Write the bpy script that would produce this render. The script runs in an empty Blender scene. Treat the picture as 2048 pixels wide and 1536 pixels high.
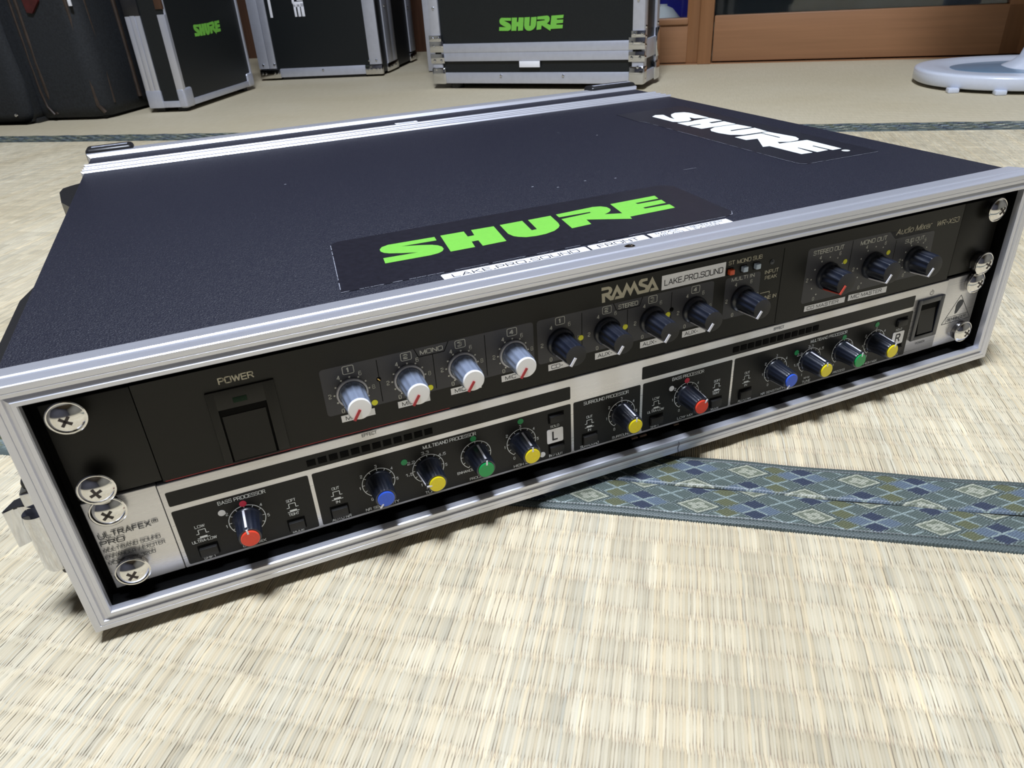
import bpy, bmesh, math, random
import numpy as np
from mathutils import Vector, Matrix
random.seed(7); rng = np.random.default_rng(7)
scn = bpy.context.scene; COL = scn.collection
PI = math.pi; R = math.radians
# ------------------------------------------------------------------ camera, world, lights, exposure
def set_camera():
    cam = bpy.data.cameras.new('camera'); co = bpy.data.objects.new('camera', cam); COL.objects.link(co)
    rx, ry, rz = CAMR
    m = Matrix(((rx[0], -ry[0], -rz[0], CAMC[0]), (rx[1], -ry[1], -rz[1], CAMC[1]), (rx[2], -ry[2], -rz[2], CAMC[2]), (0, 0, 0, 1)))
    co.matrix_world = m
    cam.sensor_width = 36; cam.sensor_fit = 'HORIZONTAL'; cam.lens = 1456.49 / 2048 * 36
    cam.clip_start = 0.01; cam.clip_end = 50
    cam.dof.use_dof = True; cam.dof.focus_distance = 0.42; cam.dof.aperture_fstop = 40
    scn.camera = co
CAMR = ((0.9756341, 0.2125141, -0.0545513), (0.0593021, -0.4948006, -0.8669807), (-0.2112377, 0.8426209, -0.4953469))
CAMC = (0.218378, -0.177466, 0.233867)
set_camera()
w = bpy.data.worlds.new('world'); scn.world = w; w.use_nodes = True
w.node_tree.nodes['Background'].inputs[0].default_value = (0.6, 0.7, 1.0, 1); w.node_tree.nodes['Background'].inputs[1].default_value = 0.02
LAMP = (0.15, -0.10, 2.22)
ld = bpy.data.lights.new('ceiling_lamp_light', 'AREA'); ld.shape = 'DISK'; ld.size = 0.46; ld.energy = 50; ld.color = (0.80, 0.87, 1.0)
lo = bpy.data.objects.new('ceiling_lamp_light', ld); COL.objects.link(lo); lo.location = LAMP
scn.view_settings.view_transform = 'Standard'; scn.view_settings.look = 'None'; scn.view_settings.gamma = 1
scn.view_settings.use_curve_mapping = False; scn.view_settings.exposure = 0.72
# ------------------------------------------------------------------ materials
def mat(name, col, rough=0.5, metal=0.0, bump=0.0, scale=200.0, spec=0.5, coat=0.0, var=0.0, stretch=None, trans=0.0, emis=0, aniso=0.0, detail=4, brow=0.0):
    m = bpy.data.materials.new(name); m.use_nodes = True; nt = m.node_tree; b = nt.nodes['Principled BSDF']
    b.inputs['Base Color'].default_value = (*col, 1); b.inputs['Roughness'].default_value = rough; b.inputs['Metallic'].default_value = metal
    b.inputs['Specular IOR Level'].default_value = spec; b.inputs['Coat Weight'].default_value = coat; b.inputs['Coat Roughness'].default_value = 0.1
    b.inputs['Transmission Weight'].default_value = trans; b.inputs['Anisotropic'].default_value = aniso
    if emis: b.inputs['Emission Color'].default_value = (*col, 1); b.inputs['Emission Strength'].default_value = emis
    if bump or var or brow:
        tc = nt.nodes.new('ShaderNodeTexCoord'); mp = nt.nodes.new('ShaderNodeMapping'); nz = nt.nodes.new('ShaderNodeTexNoise')
        nt.links.new(tc.outputs['Object'], mp.inputs[0]); nt.links.new(mp.outputs[0], nz.inputs['Vector'])
        mp.inputs['Scale'].default_value = stretch or (1, 1, 1); nz.inputs['Scale'].default_value = scale; nz.inputs['Detail'].default_value = detail
        if bump:
            bp = nt.nodes.new('ShaderNodeBump'); bp.inputs['Strength'].default_value = 1.0; bp.inputs['Distance'].default_value = bump
            nt.links.new(nz.outputs['Fac'], bp.inputs['Height']); nt.links.new(bp.outputs[0], b.inputs['Normal'])
        if var:
            r = nt.nodes.new('ShaderNodeValToRGB'); r.color_ramp.elements[0].position = 0.3; r.color_ramp.elements[1].position = 0.7
            r.color_ramp.elements[0].color = (*[c * (1 - var) for c in col], 1); r.color_ramp.elements[1].color = (*[min(1, c * (1 + var)) for c in col], 1)
            nt.links.new(nz.outputs['Fac'], r.inputs[0]); nt.links.new(r.outputs[0], b.inputs['Base Color'])
        if brow:
            mr = nt.nodes.new('ShaderNodeMapRange'); mr.inputs['To Min'].default_value = rough - brow; mr.inputs['To Max'].default_value = rough + brow
            nt.links.new(nz.outputs['Fac'], mr.inputs[0]); nt.links.new(mr.outputs[0], b.inputs['Roughness'])
    return m
M = {}
M['alu'] = mat('aluminium', (0.68, 0.69, 0.76), 0.34, 0.66, bump=0.00003, scale=60, stretch=(0.3, 8, 8), brow=0.06)
M['alu_dull'] = mat('dull_aluminium', (0.60, 0.62, 0.71), 0.42, 0.55, bump=0.00004, scale=80, var=0.04)
M['nickel'] = mat('dark_nickel', (0.30, 0.29, 0.29), 0.2, 1.0, brow=0.05, scale=200)
M['steel'] = mat('nickel_plated_steel', (0.72, 0.71, 0.70), 0.12, 1.0, brow=0.04, scale=300)
M['chrome'] = mat('chrome', (0.66, 0.67, 0.70), 0.08, 1.0, brow=0.008, scale=60)
M['cross'] = mat('screw_recess', (0.03, 0.02, 0.02), 0.5)
M['vinyl'] = mat('black_vinyl', (0.011, 0.012, 0.024), 0.47, bump=0.0007, scale=1300, spec=0.42, detail=2, brow=0.12)
M['case_board'] = mat('case_laminate', (0.009, 0.011, 0.012), 0.42, bump=0.0001, scale=500, spec=0.4, var=0.2)
M['sticker'] = mat('sticker_film', (0.013, 0.013, 0.020), 0.38, bump=0.00006, scale=300, spec=0.4, var=0.15)
M['green'] = mat('green_print', (0.19, 0.55, 0.07), 0.45, var=0.03, scale=400)
M['white_print'] = mat('white_print', (0.86, 0.92, 0.92), 0.45, var=0.02, scale=400)
M['label'] = mat('label_tape', (0.93, 0.93, 0.98), 0.35, var=0.02, scale=500)
M['ink'] = mat('black_ink', (0.02, 0.02, 0.03), 0.5, var=0.1)
M['greyink'] = mat('grey_ink', (0.05, 0.055, 0.065), 0.5, var=0.2, scale=900)
M['anod'] = mat('black_anodised_panel', (0.011, 0.0105, 0.009), 0.42, spec=0.26, bump=0.00002, scale=2500, var=0.15)
M['anod2'] = mat('black_recess', (0.003, 0.003, 0.003), 0.7, var=0.1, spec=0.08)
M['plate'] = mat('grey_printed_field', (0.060, 0.060, 0.070), 0.40, spec=0.3, bump=0.00002, scale=2500, var=0.06)
M['khaki'] = mat('khaki_print', (0.54, 0.50, 0.39), 0.5, var=0.05, scale=900)
M['greyprint'] = mat('grey_print', (0.62, 0.62, 0.57), 0.5, var=0.05, scale=900)
M['whiteprint2'] = mat('light_print', (0.84, 0.87, 0.90), 0.5, var=0.05, scale=900)
M['silver'] = mat('brushed_silver_panel', (0.72, 0.71, 0.72), 0.30, 0.6, bump=0.000012, scale=40, stretch=(0.4, 30, 60), brow=0.1)
M['dpanel'] = mat('dark_printed_panel', (0.010, 0.010, 0.010), 0.42, spec=0.26, bump=0.00002, scale=2500, var=0.15)
M['knob'] = mat('black_knob_plastic', (0.010, 0.013, 0.024), 0.33, spec=0.8, brow=0.05, scale=300)
M['knobface'] = mat('black_knob_face', (0.018, 0.017, 0.018), 0.6, bump=0.00002, scale=3000)
M['clear'] = mat('silvered_knob', (0.36, 0.42, 0.56), 0.28, 0.5, spec=0.6, coat=0.4, brow=0.08, scale=250, stretch=(1, .1, 1))
M['ring'] = mat('grey_knob_skirt', (0.45, 0.45, 0.50), 0.35, 0.2, var=0.05)
M['whitecap'] = mat('white_cap', (0.97, 0.96, 0.97), 0.4, var=0.01)
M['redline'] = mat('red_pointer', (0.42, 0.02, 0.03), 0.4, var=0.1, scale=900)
M['redline2'] = mat('bright_red_pointer', (0.75, 0.08, 0.05), 0.4, var=0.1, scale=900)
M['whiteline'] = mat('white_pointer', (0.85, 0.84, 0.90), 0.4, var=0.02, scale=900)
M['capred'] = mat('red_cap', (0.85, 0.065, 0.03), 0.35, var=0.04, scale=900)
M['capblue'] = mat('blue_cap', (0.035, 0.12, 0.72), 0.35, var=0.04, scale=900)
M['capyellow'] = mat('yellow_cap', (0.88, 0.72, 0.01), 0.35, var=0.04, scale=900)
M['capgreen'] = mat('green_cap', (0.01, 0.34, 0.08), 0.35, var=0.04, scale=900)
M['dotyellow'] = mat('yellow_dot', (0.88, 0.86, 0.03), 0.5, var=0.04, scale=900)
M['dotred'] = mat('red_dot', (0.62, 0.02, 0.06), 0.5, var=0.04, scale=900)
M['dotgreen'] = mat('green_dot', (0.01, 0.30, 0.09), 0.5, var=0.04, scale=900)
M['dotwhite'] = mat('white_dot', (0.86, 0.86, 0.88), 0.5, var=0.02, scale=900)
M['ledred'] = mat('red_button', (0.75, 0.10, 0.03), 0.3, var=0.05, scale=900)
M['ledwhite'] = mat('pale_button', (0.55, 0.66, 0.80), 0.3, var=0.05, scale=900)
M['ledgreen'] = mat('dark_green_lens', (0.004, 0.02, 0.009), 0.6, spec=0.15, var=0.2, scale=900)
M['brass'] = mat('brass', (0.7, 0.5, 0.2), 0.25, 1.0, var=0.1)
M['button'] = mat('dark_button', (0.020, 0.019, 0.018), 0.5, spec=0.3, bump=0.00003, scale=2000)
M['rubber'] = mat('black_rubber', (0.012, 0.012, 0.012), 0.6, bump=0.0001, scale=300)
M['plastic'] = mat('black_plastic', (0.014, 0.014, 0.016), 0.35, bump=0.00005, scale=400, spec=0.5)
M['scuff_glint'] = mat('scuff_and_glint', (0.30, 0.31, 0.36), 0.45, var=0.35, scale=300)  # pale grey for real scuffs and for painted glints on sticker edges
M['fold'] = mat('rust_speck', (0.22, 0.14, 0.10), 0.7, var=0.4, scale=900)
M['wood'] = mat('varnished_wood', (0.33, 0.165, 0.080), 0.40, var=0.09, scale=14, stretch=(0.25, 3, 8), spec=0.4)
M['wood_v'] = mat('varnished_wood_upright', (0.31, 0.145, 0.062), 0.40, var=0.09, scale=14, stretch=(8, 3, 0.25), spec=0.4)
M['darkwood'] = mat('dark_stained_wood', (0.07, 0.03, 0.016), 0.4, var=0.25, scale=14, stretch=(8, 3, 0.3))
M['plaster'] = mat('plaster_wall', (0.30, 0.285, 0.245), 0.9, bump=0.0006, scale=120, var=0.05)
M['deepwall'] = mat('dim_wall', (0.08, 0.08, 0.10), 0.9, var=0.05)
M['ceilwood'] = mat('ceiling_board', (0.15, 0.115, 0.08), 0.7, var=0.15, scale=6, stretch=(0.2, 6, 1))
M['darkroom'] = mat('unlit_wall', (0.05, 0.06, 0.07), 0.9, var=0.4, scale=5)
M['fanwhite'] = mat('white_fan_plastic', (0.66, 0.70, 0.80), 0.32, coat=0.3, var=0.02)
M['fangrey'] = mat('blue_grey_inlay', (0.20, 0.30, 0.42), 0.3, coat=0.4, var=0.05)
M['bag'] = mat('charcoal_fabric', (0.012, 0.014, 0.017), 0.75, bump=0.0004, scale=260, var=0.35)
M['bag_trim'] = mat('brown_leather_trim', (0.040, 0.026, 0.018), 0.5, var=0.3, scale=60)
M['bag_red'] = mat('dark_red_leather', (0.07, 0.008, 0.008), 0.5, var=0.3, scale=60)
M['bluebin'] = mat('blue_plastic', (0.02, 0.02, 0.35), 0.4, var=0.1)
M['lampwhite'] = mat('lamp_diffuser', (0.9, 0.95, 1.0), 0.4, emis=6.0)
M['lampbody'] = mat('lamp_housing', (0.7, 0.7, 0.68), 0.5, var=0.03)
def glass(name, tint=(0.9, 0.95, 0.95)):
    m = mat(name, tint, 0.03, trans=1.0, brow=0.02, scale=20); return m
M['glass'] = glass('door_glass')
# ------------------------------------------------------------------ helpers (rack coordinates in mm: x right, y back, z up, z=-20 is the floor)
def tag(o, label=None, cat=None, group=None, kind=None):
    if label: o['label'] = label
    if cat: o['category'] = cat
    if group: o['group'] = group
    if kind: o['kind'] = kind
    return o
def empty(name, loc=(0, 0, 0), rz=0):
    o = bpy.data.objects.new(name, None); COL.objects.link(o); o.location = loc; o.rotation_euler = (0, 0, rz); o.empty_display_size = 0.05
    return o

# stroke lettering: glyph = advance width, list of polylines ('c' first = closed); a point with a third value is a sharp corner
GL = {
'A': (4.6, [[(0, 0), (2.3, 6, 1), (4.6, 0)], [(0.8, 2), (3.8, 2)]]), 'B': (4.2, [['c', (0, 0, 1), (0, 6, 1), (3.9, 6), (3.9, 3.2), (0, 3.2, 1), (4.2, 3.2), (4.2, 0)]]),
'C': (4.4, [[(4.4, 4.6), (4.3, 6), (0, 6), (0, 0), (4.3, 0), (4.4, 1.4)]]), 'D': (4.3, [['c', (0, 0, 1), (0, 6, 1), (4.3, 6), (4.3, 0)]]), 'E': (3.9, [[(3.9, 6), (0, 6, 1), (0, 0, 1), (3.9, 0)], [(0, 3.1), (3.6, 3.1)]]),
'F': (3.7, [[(3.7, 6), (0, 6, 1), (0, 0)], [(0, 3.1), (3.3, 3.1)]]), 'G': (4.6, [[(4.5, 4.4), (4.5, 6), (0, 6), (0, 0), (4.6, 0), (4.6, 2.9, 1), (2.6, 2.9)]]), 'H': (4.3, [[(0, 0), (0, 6)], [(4.3, 0), (4.3, 6)], [(0, 3.1), (4.3, 3.1)]]),
'I': (0.4, [[(0.2, 0), (0.2, 6)]]), 'J': (3.2, [[(3.2, 6), (3.2, 0), (0, 0), (0, 1.8)]]), 'K': (4.2, [[(0, 0), (0, 6)], [(4.1, 6), (0, 2.2)], [(1.5, 3.5), (4.3, 0)]]), 'L': (3.5, [[(0, 6), (0, 0, 1), (3.5, 0)]]),
'M': (5.2, [[(0, 0), (0, 6, 1), (2.6, 0, 1), (5.2, 6, 1), (5.2, 0)]]), 'N': (4.3, [[(0, 0), (0, 6, 1), (4.3, 0, 1), (4.3, 6)]]), 'O': (4.7, [['c', (0, 0), (0, 6), (4.7, 6), (4.7, 0)]]), 'P': (4.0, [[(0, 0), (0, 6, 1), (4.0, 6), (4.0, 2.7), (0, 2.7)]]),
'Q': (4.7, [['c', (0, 0), (0, 6), (4.7, 6), (4.7, 0)], [(3, 1.5), (4.9, -0.4)]]), 'R': (4.3, [[(0, 0), (0, 6, 1), (4.1, 6), (4.1, 2.9), (0, 2.9)], [(2.4, 2.9), (4.3, 0)]]), 'S': (4.2, [[(4.1, 5.0), (4.0, 6), (0.1, 6), (0.1, 3.1), (4.2, 3.1), (4.2, 0), (0.1, 0), (0, 1.0)]]),
'T': (4.0, [[(0, 6), (4, 6)], [(2, 6), (2, 0)]]), 'U': (4.3, [[(0, 6), (0, 0), (4.3, 0), (4.3, 6)]]), 'V': (4.4, [[(0, 6), (2.2, 0, 1), (4.4, 6)]]), 'W': (6.2, [[(0, 6), (1.55, 0, 1), (3.1, 6, 1), (4.65, 0, 1), (6.2, 6)]]),
'X': (4.3, [[(0, 0), (4.3, 6)], [(0, 6), (4.3, 0)]]), 'Y': (4.3, [[(0, 6), (2.15, 2.8, 1), (4.3, 6)], [(2.15, 2.8), (2.15, 0)]]), 'Z': (4, [[(0, 6), (4, 6, 1), (0, 0, 1), (4, 0)]]),
'0': (3.6, [['c', (0, 0), (0, 6), (3.6, 6), (3.6, 0)]]), '1': (1.8, [[(0, 4.6), (1.5, 6, 1), (1.5, 0)]]), '2': (3.7, [[(0, 4.9), (0, 6), (3.7, 6), (3.7, 3.2), (0, 2.2), (0, 0, 1), (3.7, 0)]]), '3': (3.7, [[(0, 5.2), (0, 6), (3.6, 6), (3.6, 3.2), (1.4, 3.2, 1), (3.7, 3.2), (3.7, 0), (0, 0), (0, 0.8)]]),
'4': (3.9, [[(3.0, 0), (3.0, 6, 1), (0, 1.8, 1), (3.9, 1.8)]]), '5': (3.6, [[(3.4, 6), (0.3, 6, 1), (0.1, 3.3, 1), (3.6, 3.8), (3.6, 0), (0.2, 0), (0, 0.8)]]), '6': (3.7, [[(3.5, 5.3), (3.4, 6), (0, 6), (0, 0), (3.7, 0), (3.7, 3.5), (0, 3.5)]]), '7': (3.6, [[(0, 6), (3.6, 6, 1), (1.2, 0)]]),
'8': (3.7, [['c', (0.1, 3.2), (0.1, 6), (3.6, 6), (3.6, 3.2)], ['c', (0, 0), (0, 3.2), (3.7, 3.2), (3.7, 0)]]), '9': (3.7, [[(0.2, 0.7), (0.3, 0), (3.7, 0), (3.7, 6), (0, 6), (0, 2.5), (3.7, 2.5)]]),
'.': (0.9, [[(0.05, 0.1), (0.85, 0.1)], [(0.05, 0.5), (0.85, 0.5)]]), '-': (2, [[(0, 2.6), (2, 2.6)]]), '/': (2.6, [[(0, -0.3), (2.6, 6.3)]]),
'a': (3.2, [[(0.2, 3.3), (0.3, 4.3), (3.0, 4.3), (3.0, 0.3, 1), (3.3, 0)], ['c', (0, 0), (0, 2.3), (3.0, 2.4), (3.0, 0)]]), 'u': (3.1, [[(0, 4.3), (0, 0), (3.1, 0), (3.1, 1.5)], [(3.1, 4.3), (3.1, 0)]]), 'd': (3.3, [['c', (0, 0), (0, 4.3), (3.2, 4.3), (3.2, 0)], [(3.2, 6), (3.2, 0)]]),
'i': (0.4, [[(0.2, 0), (0.2, 4.3)], [(0.2, 5.4), (0.2, 6)]]), 'o': (3.4, [['c', (0, 0), (0, 4.3), (3.4, 4.3), (3.4, 0)]]), 'x': (3.2, [[(0, 0), (3.2, 4.3)], [(0, 4.3), (3.2, 0)]]), 'e': (3.3, [[(0, 2.3), (3.3, 2.3, 1), (3.3, 4.3), (0, 4.3), (0, 0), (3.3, 0), (3.3, 1.1)]]), 'r': (1.9, [[(0, 0), (0, 4.3)], [(0, 2.6), (0.1, 4.3), (1.9, 4.3)]]),
'k': (3.1, [[(0, 0), (0, 6)], [(2.9, 4.3), (0, 1.6)], [(1.1, 2.6), (3.1, 0)]]), 'z': (3, [[(0, 4.3), (3, 4.3, 1), (0, 0, 1), (3, 0)]]),
'(R)': (4, [['c', (0, 0), (0, 6), (6, 6), (6, 0)], [(1.8, 1.5), (1.8, 4.6, 1), (4.2, 4.6), (4.2, 3), (1.8, 3)], [(3, 3), (4.4, 1.5)]])}
def glyph_paths(txt, rad=1.5, gap=1.35):
    out, x = [], 0.0
    for ch in ([txt] if txt == '(R)' else txt):
        if ch == ' ': x += 2.6; continue
        w, pls = GL[ch]
        for pl in pls:
            closed = pl[0] == 'c'; P = [Vector(p[:2]) for p in pl[closed:]]; sh = [len(p) > 2 for p in pl[closed:]]; n = len(P); o = []
            for k in range(n):
                if sh[k] or (not closed and k in (0, n - 1)): o.append(P[k]); continue
                a, c_ = P[k - 1] - P[k], P[(k + 1) % n] - P[k]; la, lc = a.length, c_.length; r_ = min(rad, la * 0.5, lc * 0.5); a.normalize(); c_.normalize()
                for t in (0, .25, .5, .75, 1):
                    A, B = P[k] + a * r_, P[k] + c_ * r_; o.append((1 - t) ** 2 * A + 2 * t * (1 - t) * P[k] + t * t * B)
            if closed: o.append(o[0])
            out.append([(x + p.x, p.y) for p in o])
        x += w + gap
    return out, x - gap
class MB:
    """collects shapes (mm) and builds ONE mesh object"""
    def __init__(s): s.bm = bmesh.new(); s.mats = []
    def mi(s, m):
        if m not in s.mats: s.mats.append(m)
        return s.mats.index(m)
    def _new(s, fs, m):
        i = s.mi(m)
        for f in fs: f.material_index = i
    def box(s, x0, x1, y0, y1, z0, z1, m, bev=0, seg=2):
        t = bmesh.new(); bmesh.ops.create_cube(t, size=1)
        for v in t.verts: v.co = Vector(((x0 + x1) / 2 + v.co.x * (x1 - x0), (y0 + y1) / 2 + v.co.y * (y1 - y0), (z0 + z1) / 2 + v.co.z * (z1 - z0)))
        if bev: bmesh.ops.bevel(t, geom=t.edges[:], offset=bev, segments=seg, profile=0.5, affect='EDGES')
        s.join(t, m)
        return s
    def join(s, t, m, mtx=None):
        i = s.mi(m); mp = {}
        for v in t.verts: mp[v] = s.bm.verts.new(mtx @ v.co if mtx else v.co)
        for f in t.faces:
            try:
                nf = s.bm.faces.new([mp[v] for v in f.verts]); nf.material_index = i
            except ValueError: pass
        t.free()
    def poly(s, pts, fn, m, depth=None):
        """filled outline; fn maps 2D -> 3D ; depth = extrusion vector"""
        t = bmesh.new(); vs = [t.verts.new(fn(*p)) for p in pts]
        f = t.faces.new(vs)
        if depth is not None:
            r = bmesh.ops.extrude_face_region(t, geom=[f]); bmesh.ops.translate(t, verts=[g for g in r['geom'] if isinstance(g, bmesh.types.BMVert)], vec=depth)
        bmesh.ops.triangulate(t, faces=t.faces[:], ngon_method='EAR_CLIP')
        bmesh.ops.recalc_face_normals(t, faces=t.faces[:])
        s.join(t, m); return s
    def revolve(s, prof, m, c=(0, 0, 0), axis='z', n=32, flute=None, a0=0):
        """prof: (radius, height) list; axis -y or z"""
        i = s.mi(m); rings = []
        for r, h in prof:
            ring = []
            if r < 1e-6: ring = [s.bm.verts.new(s._ax(0, 0, h, c, axis))]
            else:
                for k in range(n):
                    a = a0 + 2 * PI * k / n; rr = r
                    if flute and flute[0] <= h <= flute[1]: rr = r * (1 - flute[3] * (0.5 - 0.5 * math.cos(a * flute[2])) ** 0.7)
                    ring.append(s.bm.verts.new(s._ax(rr * math.cos(a), rr * math.sin(a), h, c, axis)))
            rings.append(ring)
        for A, B in zip(rings, rings[1:]):
            if len(A) == 1 and len(B) == 1: continue
            for k in range(n):
                k2 = (k + 1) % n
                if len(A) == 1: q = [A[0], B[k2], B[k]]
                elif len(B) == 1: q = [A[k], A[k2], B[0]]
                else: q = [A[k], A[k2], B[k2], B[k]]
                f = s.bm.faces.new(q); f.material_index = i
        return s
    def _ax(s, a, b, h, c, axis):
        if axis == 'z': return Vector((c[0] + a, c[1] + b, c[2] + h))
        if axis == '-y': return Vector((c[0] + a, c[1] - h, c[2] + b))
        if axis == 'x': return Vector((c[0] + h, c[1] + a, c[2] + b))
    def sweep(s, path, r, m, n=8, closed=False):
        i = s.mi(m); P = [Vector(p) for p in path]; rings = []
        for k, p in enumerate(P):
            a = P[k - 1] if (k or closed) else p; b = P[(k + 1) % len(P)] if (k < len(P) - 1 or closed) else p
            d = (b - a).normalized(); u = d.cross(Vector((0.13, 0.21, 0.97))).normalized(); v = d.cross(u)
            rings.append([s.bm.verts.new(p + (u * math.cos(2 * PI * j / n) + v * math.sin(2 * PI * j / n)) * r) for j in range(n)])
        prs = list(zip(rings, rings[1:])) + ([(rings[-1], rings[0])] if closed else [])
        for A, B in prs:
            for j in range(n):
                f = s.bm.faces.new([A[j], A[(j + 1) % n], B[(j + 1) % n], B[j]]); f.material_index = i
        if not closed:
            for rg in (rings[0][::-1], rings[-1]):
                f = s.bm.faces.new(rg); f.material_index = i
        return s
    def frame(s, x0, x1, z0, z1, prof, m, flip=False):
        """profile (o, y) swept round a rectangle in xz with mitres"""
        i = s.mi(m); rings = []
        for o, y in prof:
            rings.append([s.bm.verts.new(Vector(p)) for p in ((x0 - o, y, z0 - o), (x1 + o, y, z0 - o), (x1 + o, y, z1 + o), (x0 - o, y, z1 + o))])
        for A, B in zip(rings, rings[1:]):
            for j in range(4):
                f = s.bm.faces.new([A[j], A[(j + 1) % 4], B[(j + 1) % 4], B[j]]); f.material_index = i
        return s
    def text(s, txt, x0, z0, x1, z1, m, y=-0.18, bold=0.0, slant=0.0, fn=None, w=None):
        """lettering fitted into a box on a plane; bold widens the stroke"""
        P, W = glyph_paths(txt, 1.25); hgt = z1 - z0; sw = (w or (0.135 + bold * 1.6)) * hgt
        if len(txt) == 1:
            c_ = (x0 + x1) / 2; w_ = max(W, 0.5) / 6 * hgt; x0, x1 = c_ - w_ / 2, c_ + w_ / 2
        kx = (x1 - x0 - sw) / max(W, .5); kz = (hgt - sw) / 6; i = s.mi(m)
        for pl in P:
            Q = [Vector((x0 + sw / 2 + a * kx + slant * c * kz, z0 + sw / 2 + c * kz)) for a, c in pl]
            for A, B in zip(Q, Q[1:]):
                d = B - A
                if d.length < 1e-5: continue
                d.normalize(); n = Vector((-d.y, d.x)) * sw / 2; e = d * sw * 0.28
                V = [s.bm.verts.new(Vector(fn(q.x, q.y)) if fn else Vector((q.x, y, q.y))) for q in (A - e + n, A - e - n, B + e - n, B + e + n)]
                s.bm.faces.new(V).material_index = i
        return s
    def disc(s, x, z, r, m, y=-0.2, n=20, th=0.0):
        vs = [s.bm.verts.new((x + r * math.cos(2 * PI * k / n), y, z + r * math.sin(2 * PI * k / n))) for k in range(n)]
        f = s.bm.faces.new(vs[::-1]); f.material_index = s.mi(m); return s
    def ring2(s, x, z, r0, r1, m, a0=0, a1=2 * PI, y=-0.2, n=36):
        i = s.mi(m); V = []
        for k in range(n + 1):
            a = a0 + (a1 - a0) * k / n
            V.append((s.bm.verts.new((x + r0 * math.cos(a), y, z + r0 * math.sin(a))), s.bm.verts.new((x + r1 * math.cos(a), y, z + r1 * math.sin(a)))))
        for A, B in zip(V, V[1:]):
            f = s.bm.faces.new([A[0], B[0], B[1], A[1]]); f.material_index = i
        return s
    def line(s, x0, z0, x1, z1, w, m, y=-0.2):
        d = Vector((x1 - x0, z1 - z0)); d.normalize(); nx, nz = -d.y * w / 2, d.x * w / 2
        f = s.bm.faces.new([s.bm.verts.new((a, y, b)) for a, b in ((x0 + nx, z0 + nz), (x0 - nx, z0 - nz), (x1 - nx, z1 - nz), (x1 + nx, z1 + nz))]); f.material_index = s.mi(m); return s
    def rect(s, x0, z0, x1, z1, m, y=-0.1, rad=0.0, th=0.0):
        pts = rrect(x0, z0, x1, z1, rad)
        if th: return s.poly(pts, lambda a, b: (a, y, b), m, depth=Vector((0, th, 0)))
        return s.poly(pts, lambda a, b: (a, y, b), m)
    def build(s, name, parent=None, org=(0, 0, 0), smooth=35, label=None, scale=0.001):
        me = bpy.data.meshes.new(name); bmesh.ops.recalc_face_normals(s.bm, faces=s.bm.faces[:]) if not getattr(s, 'keep', False) else None
        for v in s.bm.verts: v.co = (v.co - Vector(org)) * scale
        s.bm.to_mesh(me); s.bm.free()
        for m in s.mats: me.materials.append(M[m])
        if smooth:
            me.polygons.foreach_set('use_smooth', [True] * len(me.polygons)); me.set_sharp_from_angle(angle=R(smooth))
        o = bpy.data.objects.new(name, me); COL.objects.link(o)
        if parent: o.parent = parent
        if label: o['label'] = label
        return o
def rrect(x0, z0, x1, z1, r=0.0, n=4):
    if r <= 0: return [(x0, z0), (x1, z0), (x1, z1), (x0, z1)]
    o = []
    for cx, cz, a in ((x1 - r, z0 + r, -PI / 2), (x1 - r, z1 - r, 0), (x0 + r, z1 - r, PI / 2), (x0 + r, z0 + r, PI)):
        for k in range(n + 1): o.append((cx + r * math.cos(a + PI / 2 * k / n), cz + r * math.sin(a + PI / 2 * k / n)))
    return o
def dup(root, loc, parent=None):
    r = root.copy(); COL.objects.link(r); r.location = loc
    if parent: r.parent = parent
    for ch in list(root.children):
        c = ch.copy(); COL.objects.link(c); c.parent = r
        for g in list(ch.children):
            d = g.copy(); COL.objects.link(d); d.parent = c
    return r
TH = R(35)
def rack_empty(name, org):
    """thing whose parts are written in rack coordinates; org = its base point (mm)"""
    v = Matrix.Rotation(TH, 3, 'Z') @ Vector(org); o = empty(name, (v.x * .001, v.y * .001, (v.z + 20) * .001), TH); return o
# ------------------------------------------------------------------ the room
def plane(name, x0, x1, y0, y1, z0, z1, m, kind='structure', bev=0):
    o = MB().box(x0, x1, y0, y1, z0, z1, m, bev).build(name, smooth=0); o['kind'] = kind; return o
def numpy_mesh(name, V, F, cols, m, parent=None):
    me = bpy.data.meshes.new(name); nv, nf, k = len(V), len(F), F.shape[1]
    me.vertices.add(nv); me.vertices.foreach_set('co', V.astype(np.float32).ravel())
    me.loops.add(nf * k); me.loops.foreach_set('vertex_index', F.astype(np.int32).ravel())
    me.polygons.add(nf); me.polygons.foreach_set('loop_start', np.arange(nf, dtype=np.int32) * k); me.polygons.foreach_set('loop_total', np.full(nf, k, dtype=np.int32))
    me.update(calc_edges=True)
    me.polygons.foreach_set('use_smooth', np.ones(nf, dtype=bool))
    ca = me.color_attributes.new('tone', 'FLOAT_COLOR', 'POINT'); ca.data.foreach_set('color', cols.astype(np.float32).ravel())
    me.materials.append(m); o = bpy.data.objects.new(name, me); COL.objects.link(o)
    if parent: o.parent = parent
    return o
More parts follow.
